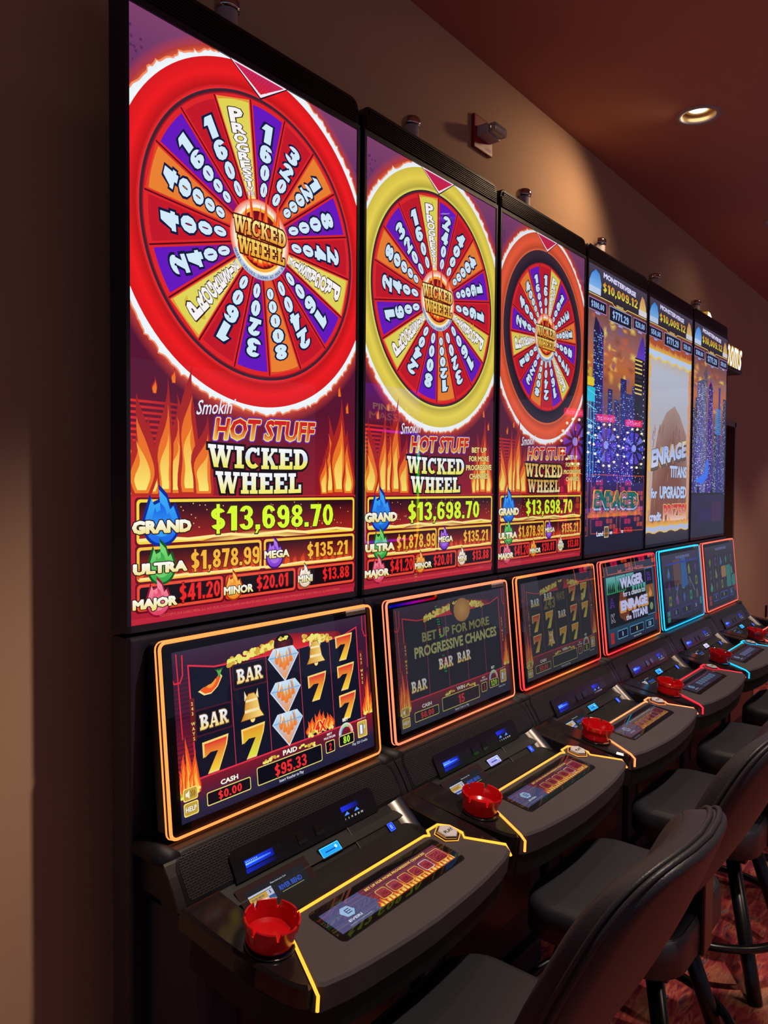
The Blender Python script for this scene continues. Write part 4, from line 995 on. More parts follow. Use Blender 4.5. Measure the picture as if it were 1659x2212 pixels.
    def f(mb):
        mb.prism(rrect(0, 0, w, h, .014, 5), lambda u, v, q: MON(u, v, q), -.040, 0, .002)
    mo = part('monitor', 'mon', f, BLACK, t)
    P = subdiv([MON(u, v, -.0015) for u, v in rrect(.002, .002, w-.002, h-.002, .013, 4)], .03)
    # start the colour run at a side so gradients show
    led_strip('light_strip', P, .0036, d['led'], mo, True)
    P2 = subdiv([MON(u, v, -.0125) for u, v in rrect(.0005, .0005, w-.0005, h-.0005, .014, 4)], .03)
    led_strip('light_strip', P2, .0026, d['led'], mo, True)
    mpm = lambda u, v, q: MON(.0265+u, .0245+v, .0006+q)
    if i == 0: fn = lambda A: reel_screen(A, d, 0, ('PAID', '$95.33', '2', '80', 'Insert Voucher to Play', 'Play 320 Credits')); tone = None
    elif i == 1: fn = lambda A: reel_screen(A, d, 1, ('WIN', '15', '3', '120', 'Insert Cash to Play', 'Game Over')); tone = (.42, (.018, .018, .022))  # grey lift in tone paints the haze of reflections on the glass
    elif i == 2: fn = lambda A: reel_screen(A, d, 2, ('WIN', '', '1', '0', 'Insert Cash to Play', 'Game Over')); tone = (.26, (.024, .026, .03))  # stronger reflection haze put into the picture colours
    elif i == 3: fn = wager_screen; tone = (.8, (.008, .008, .01))
    else: fn = lambda A: blue_screen(A, i+1); tone = (.55, (.010, .009, .012))
    art('screen', .5865, .331, mpm, fn, mo, SCREEN, tone, None, 5e-6)
    def f(A):
        A.rect(0, 0, .074, .0135, (190, 188, 180)); A.text('PROPERTY', .014, .0065, .003, .020, (40, 50, 60)); A.text('2512  022201', .048, .004, .0052, .044, (50, 50, 56), None, 0, .02)
    art('asset_tag', .074, .0135, lambda u, v, q: MON(.540+u, .3605+v, .0006+q), f, mo, PAPER, None, 'tag')
    def f(mb): P = [MON(u, v, .0048) for u, v in rrect(.004, .004, w-.004, h-.004, .011, 4)]; mb.add(P, [tuple(range(len(P)))])
    part('glass_pane', 'mpane', f, PANE, mo)
    # --- speaker console
    def f(mb): con_plate(mb, -.008, .688, 0, LP, -.045, .0, .052)
    co = part('speaker_console', 'con', f, MATTE, t)
    def f(mb): con_plate(mb, -.008, .688, SEG[1]*.4, LP+.0, -.002, .0042, .050)
    part('console_trim', 'ctrim', f, TRIM, co)
    def f(mb): con_plate(mb, .010, .670, SEG[2]+.004, LP-.002, .0, .0050, .034)
    part('grille_surround', 'gs', f, BLACK, co)
    def f(mb): con_plate(mb, .018, .662, SEG[2]+.008, LP-.010, .0, .0060, .028, 14, .010)
    g = part('speaker_grille', 'gr', f, GRILLE, co); add_uv(g.data)
    sp = s_of_z(.768)
    def f(mb): con_plate(mb, .122, .560, sp, LP+.0, .0, .0125, .016)
    pod = part('bill_pod', 'pod', f, BLACK, co)
    smid = s_of_z(.722); k = smid-.0
    art('ticket_slot', .10, .028, lambda u, v, q: CON(.150+u, s_of_z(.748)+(.028-v)*.98, .0130+q), slot_art, pod, LEDBUTTON, None, 'slotart', 5e-6)
    art('bill_slot', .08, .035, lambda u, v, q: CON(.440+u, s_of_z(.757)+(.035-v)*.98, .0130+q), bill_art, pod, LEDBUTTON, None, 'billart', 5e-6)
    for x in (.296, .350):
        def f(mb): con_plate(mb, x, x+.026, s_of_z(.750), s_of_z(.729), .012, .0145, .004, 6, .004)
        part('lock_button', 'sb%d' % (x*1000), f, PIANO, pod)
    def f(mb): mb.tube([CON(u_, LP, .003) for u_ in (.014, .12, .34, .56, .666)], .0032, 8)
    part('console_lip', 'clip', f, TRIM, co)
    # --- slanted player panel
    def f(mb):
        mb.prism([(.082, 0), (.082, .118), (.632, .118), (.632, 0)], PAN, -.03, 0, .001)
    pp = part('player_panel', 'pp', f, MATTE, t)
    def f(mb): mb.prism([(.4475, .006), (.4475, .100), (.600, .100), (.600, .006)], PAN, -.002, .003, .001)
    ad = part('access_door', 'ad', f, MATTE, pp)
    def f(mb): mb.prism([(.4455, .004), (.4455, .102), (.4470, .102), (.4470, .004)], PAN, -.002, .0036, .0004)
    part('door_seam', 'ds', f, SILVER, pp)
    def f(mb):
        n = 8; V = []
        for k_ in range(n+1):
            a = pi*.5*k_/n; u = .600+.032*sin(a); q = .002+.022*(1-cos(a))
            V += [PAN(u, 0, q), PAN(u, .100, q)]
        mb.add(V, [(2*k_, 2*k_+1, 2*k_+3, 2*k_+2) for k_ in range(n)], True)
    part('metal_fillet', 'mf', f, SILVER, pp)
    def f(mb): mb.prism([(.108, .016), (.112, .0885), (.298, .0885), (.294, .016)], PAN, -.002, .006, .002)
    pd = part('player_display', 'pd', f, mat('brown_gloss_bezel', (52, 40, 42), .15, 0, .6), pp)
    art('screen', .155, .052, lambda u, v, q: PAN(.1245+u, .078-v, .0064+q), player_screen, pd, SCREEN, (.75, (.004, .004, .005)), 'plscr', 5e-6)
    def f(A): A.rect(0, 0, .150, .0016, (190, 190, 190)); A.rect(.1484, -.0, .150, .06, (150, 150, 150))
    def f2(mb): mb.prism([(.337, .018), (.339, .041), (.400, .041), (.398, .018)], PAN, -.002, .006, .002)
    cr = part('card_reader', 'cr', f2, BLACK, pp)
    cyc = [(20, 150, 240), (150, 150, 214), (30, 150, 220), (30, 150, 230), (190, 180, 214), (20, 150, 240)][i]
    def f(A):
        A.rect(0, 0, .060, .022, cyc); A.frame(.001, .001, .059, .021, .0014, tuple(min(255, v+70) for v in cyc), .002); A.line([(.014, .010), (.044, .010)], .0028, (10, 60, 150) if cyc[2] > 220 else (40, 40, 130)); A.ell(.048, .013, .004, .004, (170, 230, 255), 10)
    art('glowing_slot', .060, .022, lambda u, v, q: PAN(.338+u, .041-v, .0064+q), f, cr, LEDBUTTON, None, None, 5e-6)
    def f(mb): mb.prism([(.553, .040), (.553, .061), (.574, .061), (.574, .040)], PAN, .002, .0062, .001)
    eb = part('service_button', 'eb', f, BLACK, ad)
    def f(A): A.rect(0, 0, .020, .020, (20, 60, 230)); A.frame(.001, .001, .019, .019, .001, (70, 120, 255), .002); A.line([(.008, .005), (.008, .015)], .0016, (170, 200, 255)); A.line([(.012, .005), (.012, .015)], .0016, (170, 200, 255))
    art('button_lens', .020, .020, lambda u, v, q: PAN(.5535+u, .0605-v, .0065+q), f, eb, LEDBUTTON, None, 'ebart', 5e-6)
    # --- deck
    def f(mb):
        mb.prism(LWING, D, -.040, 0, .0055); mb.prism(RWING, D, -.040, 0, .0055)
        mb.prism([(.082, -.302), (.135, -.312), (.545, -.312), (.545, -.302)], D, -.05, 0, .001)
    dk = part('deck_frame', 'dk', f, PIANO, t)
    def f(mb):
        O = [(-.002, -.19), (.0, -.30), (.006, -.38), (.022, -.435), (.045, -.458)]+FRONT[::-1]+[(.668, -.455), (.682, -.41), (.684, -.30), (.684, -.19)]
        mb.prism(inset(O, .004), D, -.105, -.036, .012)
    part('deck_underside', 'du', f, RUBBER, dk)
    def f(mb): mb.prism(PAD, D, -.050, .0025, .005)
    pad = part('button_deck', 'pad', f, PADMAT, t)
    S = [(.034, -.474, -.030), (.036, -.470, -.006), (.041, -.453, .001)]+[(u, v, .002) for u, v in STRIP[1:-1]]+[(.674, -.452, .001), (.664, -.474, -.012)]
    led_strip('light_strip', [D(*p) for p in S], .0031, d['deck'], pad, False)
    def f(mb): mb.prism(rrect(.150, -.424, .553, -.329, .012), D, 0, .0036, .0006)
    ts = part('touch_panel', 'ts', f, mat('black_panel_face', (10, 9, 11), .4, 0, .3), pad)
    art('screen', .367, .061, lambda u, v, q: D(.1645+u, -.408+v, .0040+q), lambda A: touch_screen(A, i), ts, SCREEN, [(.85, (.002, .002, .003)), (.62, (.004, .004, .004)), (.35, (.010, .010, .013)), (.5, (.006, .006, .01)), (.5, (.006, .006, .01)), (.5, (.006, .006, .01))][i], None, 5e-6)
    def f(mb): P = [D(u, v, .0046) for u, v in rrect(.152, -.422, .551, -.331, .011)]; mb.add(P, [tuple(range(len(P)))])
    part('glass_pane', 'tpane', f, PANE, ts)
    hx = lambda r: [(.594+r*cos(radians(a)), -.345+r*1.0*sin(radians(a))) for a in (25, 85, 145, 205, 265, 325)]
    def f(mb): mb.prism(hx(.031), D, 0, .006, .001); 
    pb = part('play_button', 'pb', f, BLACK, pad)
    mb = MB(); ph = subdiv([D(u, v, .0052) for u, v in hx(.0315)], .05); mb.tube(ph, .0012, 5, True, False, [d['deck'](0)]*len(ph)); link('button_ring', mb.mesh('button_ring'), MATS['led_button_diffuser'], pb)
    def f(mb): mb.prism(hx(.027), D, .004, .0125, .003)
    part('button_rim', 'pbr', f, CHROME, pb)
    def f(mb): mb.prism(hx(.0245), D, .011, .0145, .002)
    part('button_cap', 'pbc', f, GREY, pb)
    def f(A): A.text('PLAY', .02, .014, .0095, .030, (30, 28, 30), None, 0, .04)
    art('button_lettering', .04, .04, lambda u, v, q: D(.574+u, -.365+v, .0149+q), f, pb, PAPER, None, 'playart', 5e-6)
    def f(mb):
        V = D(.052, -.338, 0); mb.lathe([(.043, 0), (.045, .002), (.045, .004), (.042, .0045), (.040, .002)], 0, 0, 36)
        mb.v = [D(.052+x, -.338+y, z) for x, y, z in mb.v]
    part('ashtray_ring', 'ar', f, PIANO, dk)
    return t
def paper_mat():
    m = bpy.data.materials.new('printed_label'); m.use_nodes = True; nt = m.node_tree; b = nt.nodes['Principled BSDF']
    a = nt.nodes.new('ShaderNodeVertexColor'); a.layer_name = 'Col'; nt.links.new(a.outputs[0], b.inputs['Base Color']); b.inputs['Roughness'].default_value = .5
    return m
PAPER = paper_mat()

def ashtray_mesh():
    mb = MB(); n = 96; N = 7
    def notch(k):
        a = (k/n*N+.25) % 1; d_ = abs(a-.5)*2      # 0 at the notch centre
        return d_ < .13
    prof = [(.0405, 0), (.0425, .004), (.0455, .030), (.0490, .032), (.0500, .0435), (.0485, .0455), (.0465, .0445), (.0445, .033), (.0425, .012), (.036, .007), (.0, .006)]
    V = []
    for j, (r, z) in enumerate(prof):
        for k in range(n):
            zz = z
            if notch(k) and z > .0305: zz = .0305+(z-.0305)*.12
            V.append((r*cos(2*pi*k/n), r*sin(2*pi*k/n), zz))
    fs = [(j*n+k, j*n+(k+1) % n, (j+1)*n+(k+1) % n, (j+1)*n+k) for j in range(len(prof)-1) for k in range(n)]
    fs.append(tuple(reversed(range(n)))); mb.add(V, fs, False); me = mb.mesh('ashtray')
    return me

# ---------------------------------------------------------------- room
def wall_mat(name, col, sc=3):
    m = mat(name, col, .85, 0, .2, bump=(220, .12), noise=(sc, .05)); return m
WALL = wall_mat('warm_beige_paint', (184, 147, 118)); CEILM = wall_mat('russet_ceiling_paint', (174, 120, 104), 2)
def carpet():
    m = bpy.data.materials.new('patterned_red_carpet'); m.use_nodes = True; nt = m.node_tree; b = nt.nodes['Principled BSDF']; b.inputs['Roughness'].default_value = .95
    b.inputs['Specular IOR Level'].default_value = .1
    tc = nt.nodes.new('ShaderNodeTexCoord'); mp = nt.nodes.new('ShaderNodeMapping'); mp.inputs['Rotation'].default_value = (0, 0, .5); mp.inputs['Scale'].default_value = (9, 42, 1)
    n1 = nt.nodes.new('ShaderNodeTexNoise'); n1.inputs['Scale'].default_value = 1; n1.inputs['Detail'].default_value = 5; n1.inputs['Distortion'].default_value = .8
    cr = nt.nodes.new('ShaderNodeValToRGB'); e = cr.color_ramp.elements
    e[0].position = .30; e[0].color = (*lin((66, 34, 54)), 1); e[1].position = .74; e[1].color = (*lin((140, 164, 158)), 1)
    for p, c in ((.42, (140, 52, 62)), (.52, (168, 72, 66)), (.58, (190, 110, 84)), (.64, (120, 46, 76))):
        q = e.new(p); q.color = (*lin(c), 1)
    n2 = nt.nodes.new('ShaderNodeTexNoise'); n2.inputs['Scale'].default_value = 3.2; n2.inputs['Detail'].default_value = 2
    mx = nt.nodes.new('ShaderNodeMix'); mx.data_type = 'RGBA'; cr2 = nt.nodes.new('ShaderNodeValToRGB'); cr2.color_ramp.elements[0].position = .56; cr2.color_ramp.elements[1].position = .62
    mx.inputs[7].default_value = (*lin((150, 140, 100)), 1)
    nt.links.new(tc.outputs['Object'], mp.inputs[0]); nt.links.new(mp.outputs[0], n1.inputs['Vector']); nt.links.new(n1.outputs[0], cr.inputs[0])
    nt.links.new(tc.outputs['Object'], n2.inputs['Vector']); nt.links.new(n2.outputs[0], cr2.inputs[0]); 
    ml = nt.nodes.new('ShaderNodeMath'); ml.operation = 'MULTIPLY'; ml.inputs[1].default_value = .35; nt.links.new(cr2.outputs[0], ml.inputs[0]); nt.links.new(ml.outputs[0], mx.inputs[0])
    nt.links.new(cr.outputs[0], mx.inputs[6]); nt.links.new(mx.outputs[2], b.inputs['Base Color'])
    bp = nt.nodes.new('ShaderNodeBump'); bp.inputs['Strength'].default_value = .5; n3 = nt.nodes.new('ShaderNodeTexNoise'); n3.inputs['Scale'].default_value = 500
    nt.links.new(tc.outputs['Object'], n3.inputs['Vector']); nt.links.new(n3.outputs[0], bp.inputs['Height']); nt.links.new(bp.outputs[0], b.inputs['Normal'])
    return m
struct('floor', lambda mb: mb.box((-3, -7, -.05), (12.2, 2.2, 0)), carpet())
# ceiling with holes is not needed: the lamp cans hang in a shallow cut round opening
DLS = [(3.345, -.300), (4.93, -.300)]
FILL_LS = [(2.55, -2.90), (5.2, -2.90)]  # fixtures made up for the added fill lamps
ALS = [(1.34, -1.20), (3.70, -1.22), (5.45, -1.15), (7.4, -1.1)]
def ceil_f(mb):
    # underside plate with a round opening for every lamp
    n = 32
    def row(y0, y1, L):
        x = -3.0
        for cx, cy in L:
            xa, xb = cx-.45, cx+.45; mb.box((x, y0, CEIL), (xa, y1, CEIL+.1)); x = xb
            V = []; fs = []
            for k in range(n): a = 2*pi*k/n; V.append((cx+.070*cos(a), cy+.070*sin(a), CEIL))
            for k in range(n):
                a = 2*pi*k/n; dx, dy = cos(a), sin(a); t = min(((xb-cx) if dx > 0 else (cx-xa))/max(abs(dx), 1e-6), ((y1-cy) if dy > 0 else (cy-y0))/max(abs(dy), 1e-6)); V.append((cx+dx*t, cy+dy*t, CEIL))
            for k in range(n): fs.append((k, (k+1) % n, n+(k+1) % n, n+k))
            for px, py in ((xa, y0), (xa, y1), (xb, y0), (xb, y1)):
                best = sorted(range(n, 2*n), key=lambda q: (V[q][0]-px)**2+(V[q][1]-py)**2)[:2]; V.append((px, py, CEIL)); fs.append((best[0], best[1], len(V)-1))
            mb.add(V, fs)
        mb.box((x, y0, CEIL), (12.2, y1, CEIL+.1))
    mb.box((-3, -7, CEIL), (12.2, -3.35, CEIL+.1)); row(-3.35, -2.45, FILL_LS); mb.box((-3, -2.45, CEIL), (12.2, -1.65, CEIL+.1)); row(-1.65, -.75, ALS); row(-.75, .20, DLS); mb.box((-3, .20, CEIL), (12.2, 2.2, CEIL+.1))
struct('ceiling', ceil_f, CEILM)
DX0, DX1, DZ = 5.12, 6.035, 1.985
def wf(mb):
    mb.box((-3, WALLY, 0), (DX0, WALLY+.12, CEIL)); mb.box((DX1, WALLY, 0), (12.2, WALLY+.12, CEIL)); mb.box((DX0, WALLY, DZ), (DX1, WALLY+.12, CEIL))
struct('wall_back', wf, WALL)
# doorway: cased opening into a short passage
def f(mb):
    mb.box((DX0-.0, WALLY-.012, 0), (DX0+.035, WALLY+.13, DZ), .002); mb.box((DX1-.035, WALLY-.012, 0), (DX1, WALLY+.13, DZ), .002); mb.box((DX0, WALLY-.012, DZ-.035), (DX1, WALLY+.13, DZ), .002)
struct('door_1', f, mat('brown_door_casing', (104, 66, 54), .5, 0, .4))
struct('wall_passage', lambda mb: (mb.box((DX0-.1, 2.0, 0), (7.4, 2.1, 2.4)), mb.box((7.3, .32, 0), (7.4, 2.0, 2.4)), mb.box((DX0-.1, .32, 0), (DX0, 2.0, 2.4)), mb.box((DX0-.1, .32, 2.4), (7.4, 2.1, 2.5))), wall_mat('passage_paint', (186, 150, 100)))
struct('baseboard_back', lambda mb: (mb.box((-2.8, WALLY-.014, 0), (DX0, WALLY, .12), .002), mb.box((DX1, WALLY-.014, 0), (12.0, WALLY, .12), .002)), mat('dark_baseboard', (46, 30, 28), .5))

# ---------------------------------------------------------------- machines and ashtrays
machines = [make_machine(i) for i in range(6)]
am = ashtray_mesh(); am.materials.append(REDP)
ALAB = ['red plastic ashtray on the nearest slot machine deck', 'red plastic ashtray on the second slot machine deck', 'red plastic ashtray on the third slot machine deck', 'red plastic ashtray on the fourth slot machine deck, beside the red light strip', 'red plastic ashtray on the deck with the cyan light strip', 'red plastic ashtray on the farthest slot machine deck']
for i in range(6):
    o = bpy.data.objects.new('ashtray', am); COL.objects.link(o)
    p = D(.054, -.334, .0052); o.location = (X0+PITCH*i+p[0]+(rnd.random()-.5)*.004, p[1]+.0, p[2]); o.rotation_euler = (-.163, 0, .35+.9*i)
    o.rotation_euler = (.163, 0, 0); o.rotation_euler = (Matrix.Rotation(.163, 3, 'X') @ Matrix.Rotation(.35+.7*i, 3, 'Z')).to_euler()
    o['label'] = ALAB[i]; o['category'] = 'ashtray'; o['group'] = 'red ashtrays on the button decks'

# ---------------------------------------------------------------- stools
BN = 80; BT = .084; BR = .024
def back_outline(k=1.0, grow=0.0):
    P = []
    for i in range(BN):
        t_ = 2*pi*i/BN; c, s_ = cos(t_), sin(t_); n = 4.2 if s_ > 0 else 3.0
        # even out the spacing along the superellipse
        x = .206*abs(c)**(2/n)*(1 if c > 0 else -1); z = .2275*abs(s_)**(2/n)*(1 if s_ > 0 else -1)
        q = z/.2275; x *= 1-.24*max(0, -q)**1.4-.05*max(0, q)**2
        L_ = sqrt(x*x+z*z); P.append((x*k+x/L_*grow, z*k+z/L_*grow))
    return P
def back_bend(x, y, z):
    """y = depth in the cushion, negative to the rear; leans and wraps"""
    t_ = (z+.2275)/.455
    return (x, -.736-.226*t_-.014*sin(pi*max(0, min(1, t_)))+.050*(x/.21)**2+y, .750+z-y*.30)
def make_stool(first=None):
    t = thing('casino_stool', 'x', 'stool', (0, 0, 0), 0, 'stools in front of the slot machines')
    # seat
    def f(mb):
        bm = bmesh.new(); bmesh.ops.create_cube(bm, size=1)
        for v in bm.verts: v.co = Vector((v.co.x*(.45 if v.co.y < 0 else .47), -.60+v.co.y*.38, .455+v.co.z*.085))
        bmesh.ops.bevel(bm, geom=[e for e in bm.edges if abs(e.verts[0].co.z-e.verts[1].co.z) > .05], offset=.09, segments=6, affect='EDGES', profile=.5)
        bmesh.ops.bevel(bm, geom=[e for e in bm.edges if all(v.co.z > .47 for v in e.verts) and len(e.link_faces) == 2], offset=.028, segments=4, affect='EDGES', profile=.6)
        mb.bm(bm, None, True)
    seat = part('seat', 'seat', f, VINYL, t)
    def ringpts(z, k):
        P = rrect(-.235*k, -.79, .235*k, -.41, .09, 6); cx, cy = 0, -.60
        return [(cx+(a-cx)*k, cy+(b-cy)*k, z) for a, b in P]
    part('seat_piping', 'sp', lambda mb: mb.tube(ringpts(.492, .955), .0035, 6, True, False), VINYL, seat)
    def f(mb): mb.box((-.17, -.76, .385), (.17, -.44, .415), .008)
    part('swivel_plate', 'swp', f, STEEL, t)
    # back cushion
    def f(mb):
        rings = []
        for k_, d_ in ((.0, None),):
            pass
        sc_ = [0.02, .2, .4, .6, .78, .88]
        base = back_outline()
        def ring(ins, y, k=1.0):
            P = back_outline(1.0, -ins) if ins else base
            return [back_bend(x*k, y, z*k) for x, z in P]
        h_ = BT/2
        for k in sc_: rings.append(ring(BR, -h_-.004*(1-k*k), k))
        for q in range(0, 6): a_ = pi/2*(1-q/5); rings.append(ring(BR*(1-cos(a_)), -h_+BR-BR*sin(a_)))
        rings.append(ring(0, 0))
        for q in range(0, 6): a_ = pi/2*q/5; rings.append(ring(BR*(1-cos(a_)), h_-BR+BR*sin(a_)))
        for k in reversed(sc_): rings.append(ring(BR, h_+.006*(1-k*k), k))
        V = [p for r_ in rings for p in r_]; n = BN
        fs = [(i*n+j, i*n+(j+1) % n, (i+1)*n+(j+1) % n, (i+1)*n+j) for i in range(len(rings)-1) for j in range(n)]
        fs += [tuple(reversed(range(n))), tuple((len(rings)-1)*n+j for j in range(n))]
        mb.add(V, fs, True)
    bk = part('backrest', 'back', f, VINYL, t)
    def seam(y, rr, g_):
        return lambda mb: mb.tube([back_bend(x, y, z) for x, z in back_outline(1, g_)], rr, 6, True, False)
    part('piping', 'pip1', seam(-.022, .0048, .0012), VINYL, bk)
    part('piping', 'pip2', seam(-.008, .0048, .0018), VINYL, bk)
    part('stitched_seam', 'st1', seam(.030, .0022, -.006), mat('dark_thread', (16, 14, 15), .8), bk)
    def f(mb): mb.box((-.035, -.80, .40), (.035, -.72, .62), .006)
    part('back_bracket', 'bb', f, STEEL, t)
    for k, (sx, sy) in enumerate(((-1, -1), (1, -1), (1, 1), (-1, 1))):
        def f(mb): mb.tube([(sx*.10, -.60+sy*.10, .40), (sx*.185, -.60+sy*.185, .06), (sx*.20, -.60+sy*.20, .0)], .021, 10)
        part('leg', 'leg%d' % k, f, STEEL, t)
    def f(mb): mb.tube([(.262*cos(2*pi*k/48), -.60+.262*sin(2*pi*k/48), .150) for k in range(48)], .0125, 10, True, False)
    part('foot_ring', 'fr', f, STEEL, t)
    return t
SLAB_ = ['black vinyl stool nearest the camera, in front of the first slot machine', 'black vinyl stool at the second slot machine, backrest cut by the right edge', 'black vinyl stool at the third slot machine, mostly seat showing', 'black vinyl stool in front of the fourth slot machine, under its red lit deck', 'black vinyl stool in front of the machine with the cyan frame', 'black vinyl stool in front of the farthest slot machine']
for i in range(6):
    s = make_stool(); s['label'] = SLAB_[i]; s.location = (X0+PITCH*i+.335, 0 if i else .0, 0)

# ---------------------------------------------------------------- ceiling lamps, sprinkler, alarm, sign
for k, (cx, cy) in enumerate(DLS+ALS+FILL_LS):
    t = thing('downlight', ['lit recessed ceiling downlight with a gold reflector, upper right', 'recessed ceiling downlight at the right edge of the frame', 'aisle downlight over the nearest stool', 'aisle downlight mirrored in the yellow wheel screen', 'aisle downlight mirrored in the orange wheel screen', 'aisle downlight over the far end of the row', 'fill downlight added behind the nearest stools', 'fill downlight added in front of the rainbow framed machine'][k], 'ceiling light', (cx, cy, CEIL), 0, 'recessed downlights')
    part('trim_ring', 'dtr', lambda mb: mb.lathe([(.067, .004), (.067, -.001), (.070, -.005), (.088, -.003), (.090, .001)], 0, 0, 48, True, False), TRIMWHITE, t)
    part('reflector', 'dre', lambda mb: mb.lathe([(.0685, .0), (.066, .03), (.058, .07), (.050, .10)], 0, 0, 48, True, False), REFL, t)
    part('can', 'dcan', lambda mb: mb.lathe([(.0735, .002), (.0735, .115), (.0, .116)], 0, 0, 32, True, False), STEEL, t)
    part('baffle', 'dba', lambda mb: mb.lathe([(.052, .024), (.046, .022), (.043, .028), (.043, .08)], 0, 0, 40, True, False), REFL, t)
    A = Art(.12, .09, lambda u, v, h: (u-.06, v-.04, .026-h)); A.ell(.058, .042, .040, .036, (255, 250, 225), 32); m_ = A.mesh('lamp_face')
    L_ = MATS.get('lamp_face_glow') or glow_mat('lamp_face_glow', 4, .4); link('lamp_face', m_, L_, t)
# fire alarm strobe on the wall
t = thing('fire_alarm', 'red wall fire alarm plate with a clear strobe lens and FIRE lettering', 'fire alarm', (2.372, WALLY, 2.722))
part('plate', None, lambda mb: mb.box((0, -.014, 0), (.126, 0, .118), .003), REDPLATE, t)
st = part('strobe_housing', None, lambda mb: mb.box((.018, -.058, .040), (.108, -.012, .078), .003), WHITEP, t)
part('strobe_lens', None, lambda mb: mb.box((.020, -.088, .043), (.106, -.056, .076), .008), CLEAR, st)
part('flash_reflector', None, lambda mb: mb.box((.030, -.066, .046), (.096, -.0585, .073), .003), CHROME, st)
A = Art(.05, .02, lambda u, v, h: (.072+u, -.0145-h, .006+v)); A.text('FIRE', .025, .003, .013, .040, (216, 140, 150), None, 0, .03); link('fire_lettering', A.mesh('fire_lettering'), PAPER, t)
# restrooms sign: channel letters on a dark rail
t = thing('restrooms_sign', 'lit white Restrooms channel letters with amber sides above the doorway', 'sign', (0, WALLY, 2.33))
part('rail', None, lambda mb: mb.box((4.50, -.10, -.028), (5.80, 0, -.004), .003), STEEL, t)
SIGNF = bpy.data.materials.new('sign_face'); SIGNF.use_nodes = True; b_ = SIGNF.node_tree.nodes['Principled BSDF']; b_.inputs['Emission Color'].default_value = (.95, .97, 1, 1); b_.inputs['Emission Strength'].default_value = 1.6
SIGNS = bpy.data.materials.new('sign_return'); SIGNS.use_nodes = True; b_ = SIGNS.node_tree.nodes['Principled BSDF']; b_.inputs['Emission Color'].default_value = (.62, .36, .04, 1); b_.inputs['Emission Strength'].default_value = .55; b_.inputs['Base Color'].default_value = (.5, .35, .05, 1)
word = 'Restrooms'; wd = [.17, .10, .085, .07, .08, .088, .088, .135, .085]; x = 5.80-sum(wd)
for ch, w_ in zip(word, wd):
    k = (.262 if ch == 'R' else .205)/capheight()
    def side(mb):
        V, Fs = glyphs(ch, .015); x0 = min(v[0] for v in V); x1 = max(v[0] for v in V); kx = w_*.80/(x1-x0)
        P = [(x+(a-x0)*kx+b*k*.30, b*k) for a, b in V]; ec = {}
        for f_ in Fs:
            for i in range(len(f_)):
                e = (f_[i], f_[(i+1) % len(f_)]); ec[tuple(sorted(e))] = ec.get(tuple(sorted(e)), 0)+1
        n = len(P); VV = [(a, -.040, b) for a, b in P]+[(a, -.092, b) for a, b in P]
        fs = [(a, b, b+n, a+n) for (a, b), c in ec.items() if c == 1]+[tuple(f_) for f_ in Fs]
        mb.add(VV, fs)
    def face_(mb):
        V, Fs = glyphs(ch, .004); V0, _ = glyphs(ch, .015); x0 = min(v[0] for v in V0); x1 = max(v[0] for v in V0); kx = w_*.80/(x1-x0)
        mb.add([(x+(a-x0)*kx+b*k*.30, -.0925, b*k) for a, b in V], [tuple(f_) for f_ in Fs])
    l = part('letter', None, side, SIGNS, t); part('letter_face', None, face_, SIGNF, l)
    x += w_
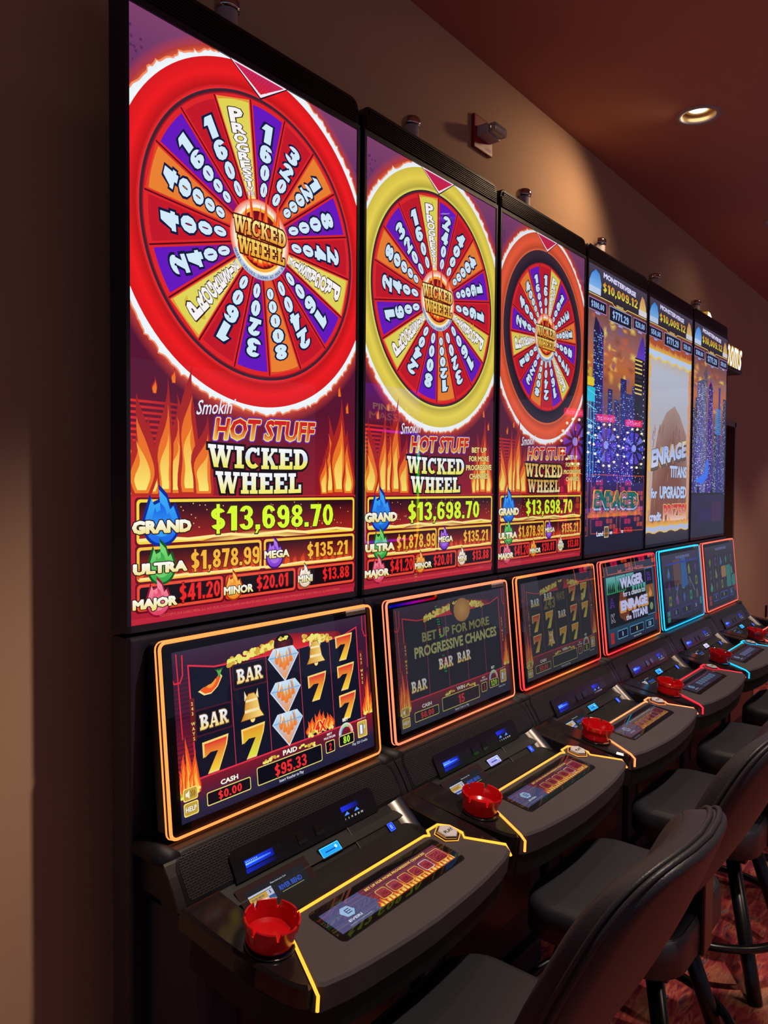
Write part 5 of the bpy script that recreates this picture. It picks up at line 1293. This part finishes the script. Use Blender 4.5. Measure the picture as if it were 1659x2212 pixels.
# machines across the aisle (seen in the photograph as reflections in the glass)
BULB = glow_mat('bulb_glow', 9, .4); NEON = glow_mat('neon_glow', 6, .4)
def aisle_body(t, w, d, h):
    def f(mb): mb.box((-w/2, -d/2, 0), (w/2, d/2, h), .02)
    c = part('cabinet', None, f, BLACK, t)
    def f(mb): mb.box((-w/2+.03, d/2-.02, .62), (w/2-.03, d/2+.26, .70), .02)
    part('button_deck', None, f, PIANO, t); return c
for n_, (mx, my) in enumerate(((8.35, -2.75), (9.25, -2.75), (10.2, -2.75))):
    t = thing('wheel_game_machine', ['first', 'second', 'third'][n_]+' wheel topped machine across the aisle, mirrored in the far screens', 'slot machine', (mx, my, 0), .22, 'wheel topped machines across the aisle')
    c = aisle_body(t, .66, .50, 1.76)
    def f(mb): mb.tube([(0, .20, 2.03), (0, .262, 2.03)], .27, 40)
    wh = part('wheel', 'awh', f, BLACK, t)
    def f(A):
        A.ell(.27, .27, .25, .25, (10, 10, 30), 40)
        for q in range(10):
            a = 2*pi*q/10; A.fan([(.27+.06*cos(a), .27+.06*sin(a)), (.27+.21*cos(a-.22), .27+.21*sin(a-.22)), (.27+.22*cos(a), .27+.22*sin(a)), (.27+.21*cos(a+.22), .27+.21*sin(a+.22))], [(60, 60, 190), (110, 110, 220), (90, 60, 200)][q % 3])
        A.ell(.27, .27, .05, .05, (150, 160, 255), 20)
    art('wheel_face', .54, .54, lambda u, v, h: (u-.27, .2635+h, 1.76+v), f, wh, NEON, None, 'awf')
    A = Art(1, 1, lambda u, v, h: (0, 0, 0)); mb = MB(); wcol = lin((255, 236, 200))
    for q in range(14):
        a = 2*pi*q/14; bx, bz = .262*cos(a), 2.03+.262*sin(a)
        V = [(bx+.017*cos(e)*cos(p), .272+.014*sin(p), bz+.017*sin(e)*cos(p)) for p in (-.9, 0, .9) for e in [2*pi*k/8 for k in range(8)]]
        fs = [(r*8+k, r*8+(k+1) % 8, (r+1)*8+(k+1) % 8, (r+1)*8+k) for r in range(2) for k in range(8)]+[tuple(range(8)), tuple(range(16, 24))]
        mb.add(V, fs, False, [[wcol]*len(f_) for f_ in fs])
    bm_ = mb.mesh('bulbs'); link('bulbs', bm_, BULB, wh)
    def f(A): A.rbox(.02, .01, .42, .10, (230, 30, 90), .02); A.text('BONUS', .22, .03, .045, .30, (255, 120, 170), None, 0, .06)
    art('marquee', .44, .11, lambda u, v, h: (u-.22, .255+h, 2.31+v), f, c, NEON, None, 'amq')
    def f(A):
        A.rect(0, 0, .56, .75, (16, 10, 50))
        for q in range(7):
            for p in range(3):
                if (q+p) % 3: A.rbox(.03+p*.075, .10+q*.085, .095+p*.075, .17+q*.085, (236, 40, 90), .01); A.rbox(.33+p*.07, .06+q*.07, .385+p*.07, .12+q*.07, (240, 90, 30), .01)
        A.frame(.01, .01, .55, .74, .012, (250, 110, 30))
    art('screen', .56, .75, lambda u, v, h: (u-.28, .2515+h, .92+v), f, c, glow_mat('aisle_screen_glow', 3, .3) if 'aisle_screen_glow' not in MATS else MATS['aisle_screen_glow'], None, 'ascr')
t = thing('rainbow_game_machine', 'machine across the aisle with a rainbow lit frame, mirrored in the yellow wheel screen', 'slot machine', (5.0, -2.86, 0))
c = aisle_body(t, .80, .50, 2.34)
def rb(q):
    import colorsys
    r_, g_, b2 = colorsys.hsv_to_rgb(q*2 % 1, 1, 1); return (r_**2, g_**2, b2**2)
P = subdiv([(a, .262, 1.50+b) for a, b in rrect(-.36, -.45, .36, .45, .03, 4)], .03); mb = MB(); mb.tube(P, .010, 6, True, True, [rb(q/len(P)) for q in range(len(P))]); link('rainbow_strip', mb.mesh('rainbow_strip'), NEON, c)
def f(A):
    A.rect(0, 0, .66, .84, (26, 20, 60)); 
    for q in range(5):
        for p in range(4): A.rbox(.06+p*.14, .08+q*.14, .17+p*.14, .19+q*.14, [(70, 50, 120), (40, 70, 120), (120, 60, 60)][(q+p) % 3], .01)
art('screen', .66, .84, lambda u, v, h: (u-.33, .2515+h, 1.08+v), f, c, SCREEN)
def f(A):
    A.bands(0, .78, [(0, (120, 30, 70)), (.12, (90, 30, 140)), (.30, (60, 30, 230))]); A.text('PINBALL', .39, .10, .05, .5, (230, 200, 160), None, 0, .05); A.text('MASSIVE', .39, .02, .06, .6, (220, 140, 120), None, 0, .05)
art('marquee', .78, .30, lambda u, v, h: (u-.39, .2515+h, 2.02+v), f, c, MATS['aisle_screen_glow'])
def f(A):
    for q in range(26):
        for p in range(2): A.ell(.012+p*.02, .01+q*.022, .006, .006, (255, 30, 40) if (q//3) % 2 else (40, 230, 90), 8)
art('bead_lights', .05, .60, lambda u, v, h: (u+.33, .2518+h, .42+v), f, c, NEON)

# small dark latch plate low on the far wall
o = part('wall_plate', None, lambda mb: mb.box((-.02, -.012, -.05), (.02, 0, .05), .003), BLACK, None, (7.17, WALLY, .45)); o['label'] = 'small black plate low on the far wall, right edge'; o['category'] = 'wall plate'
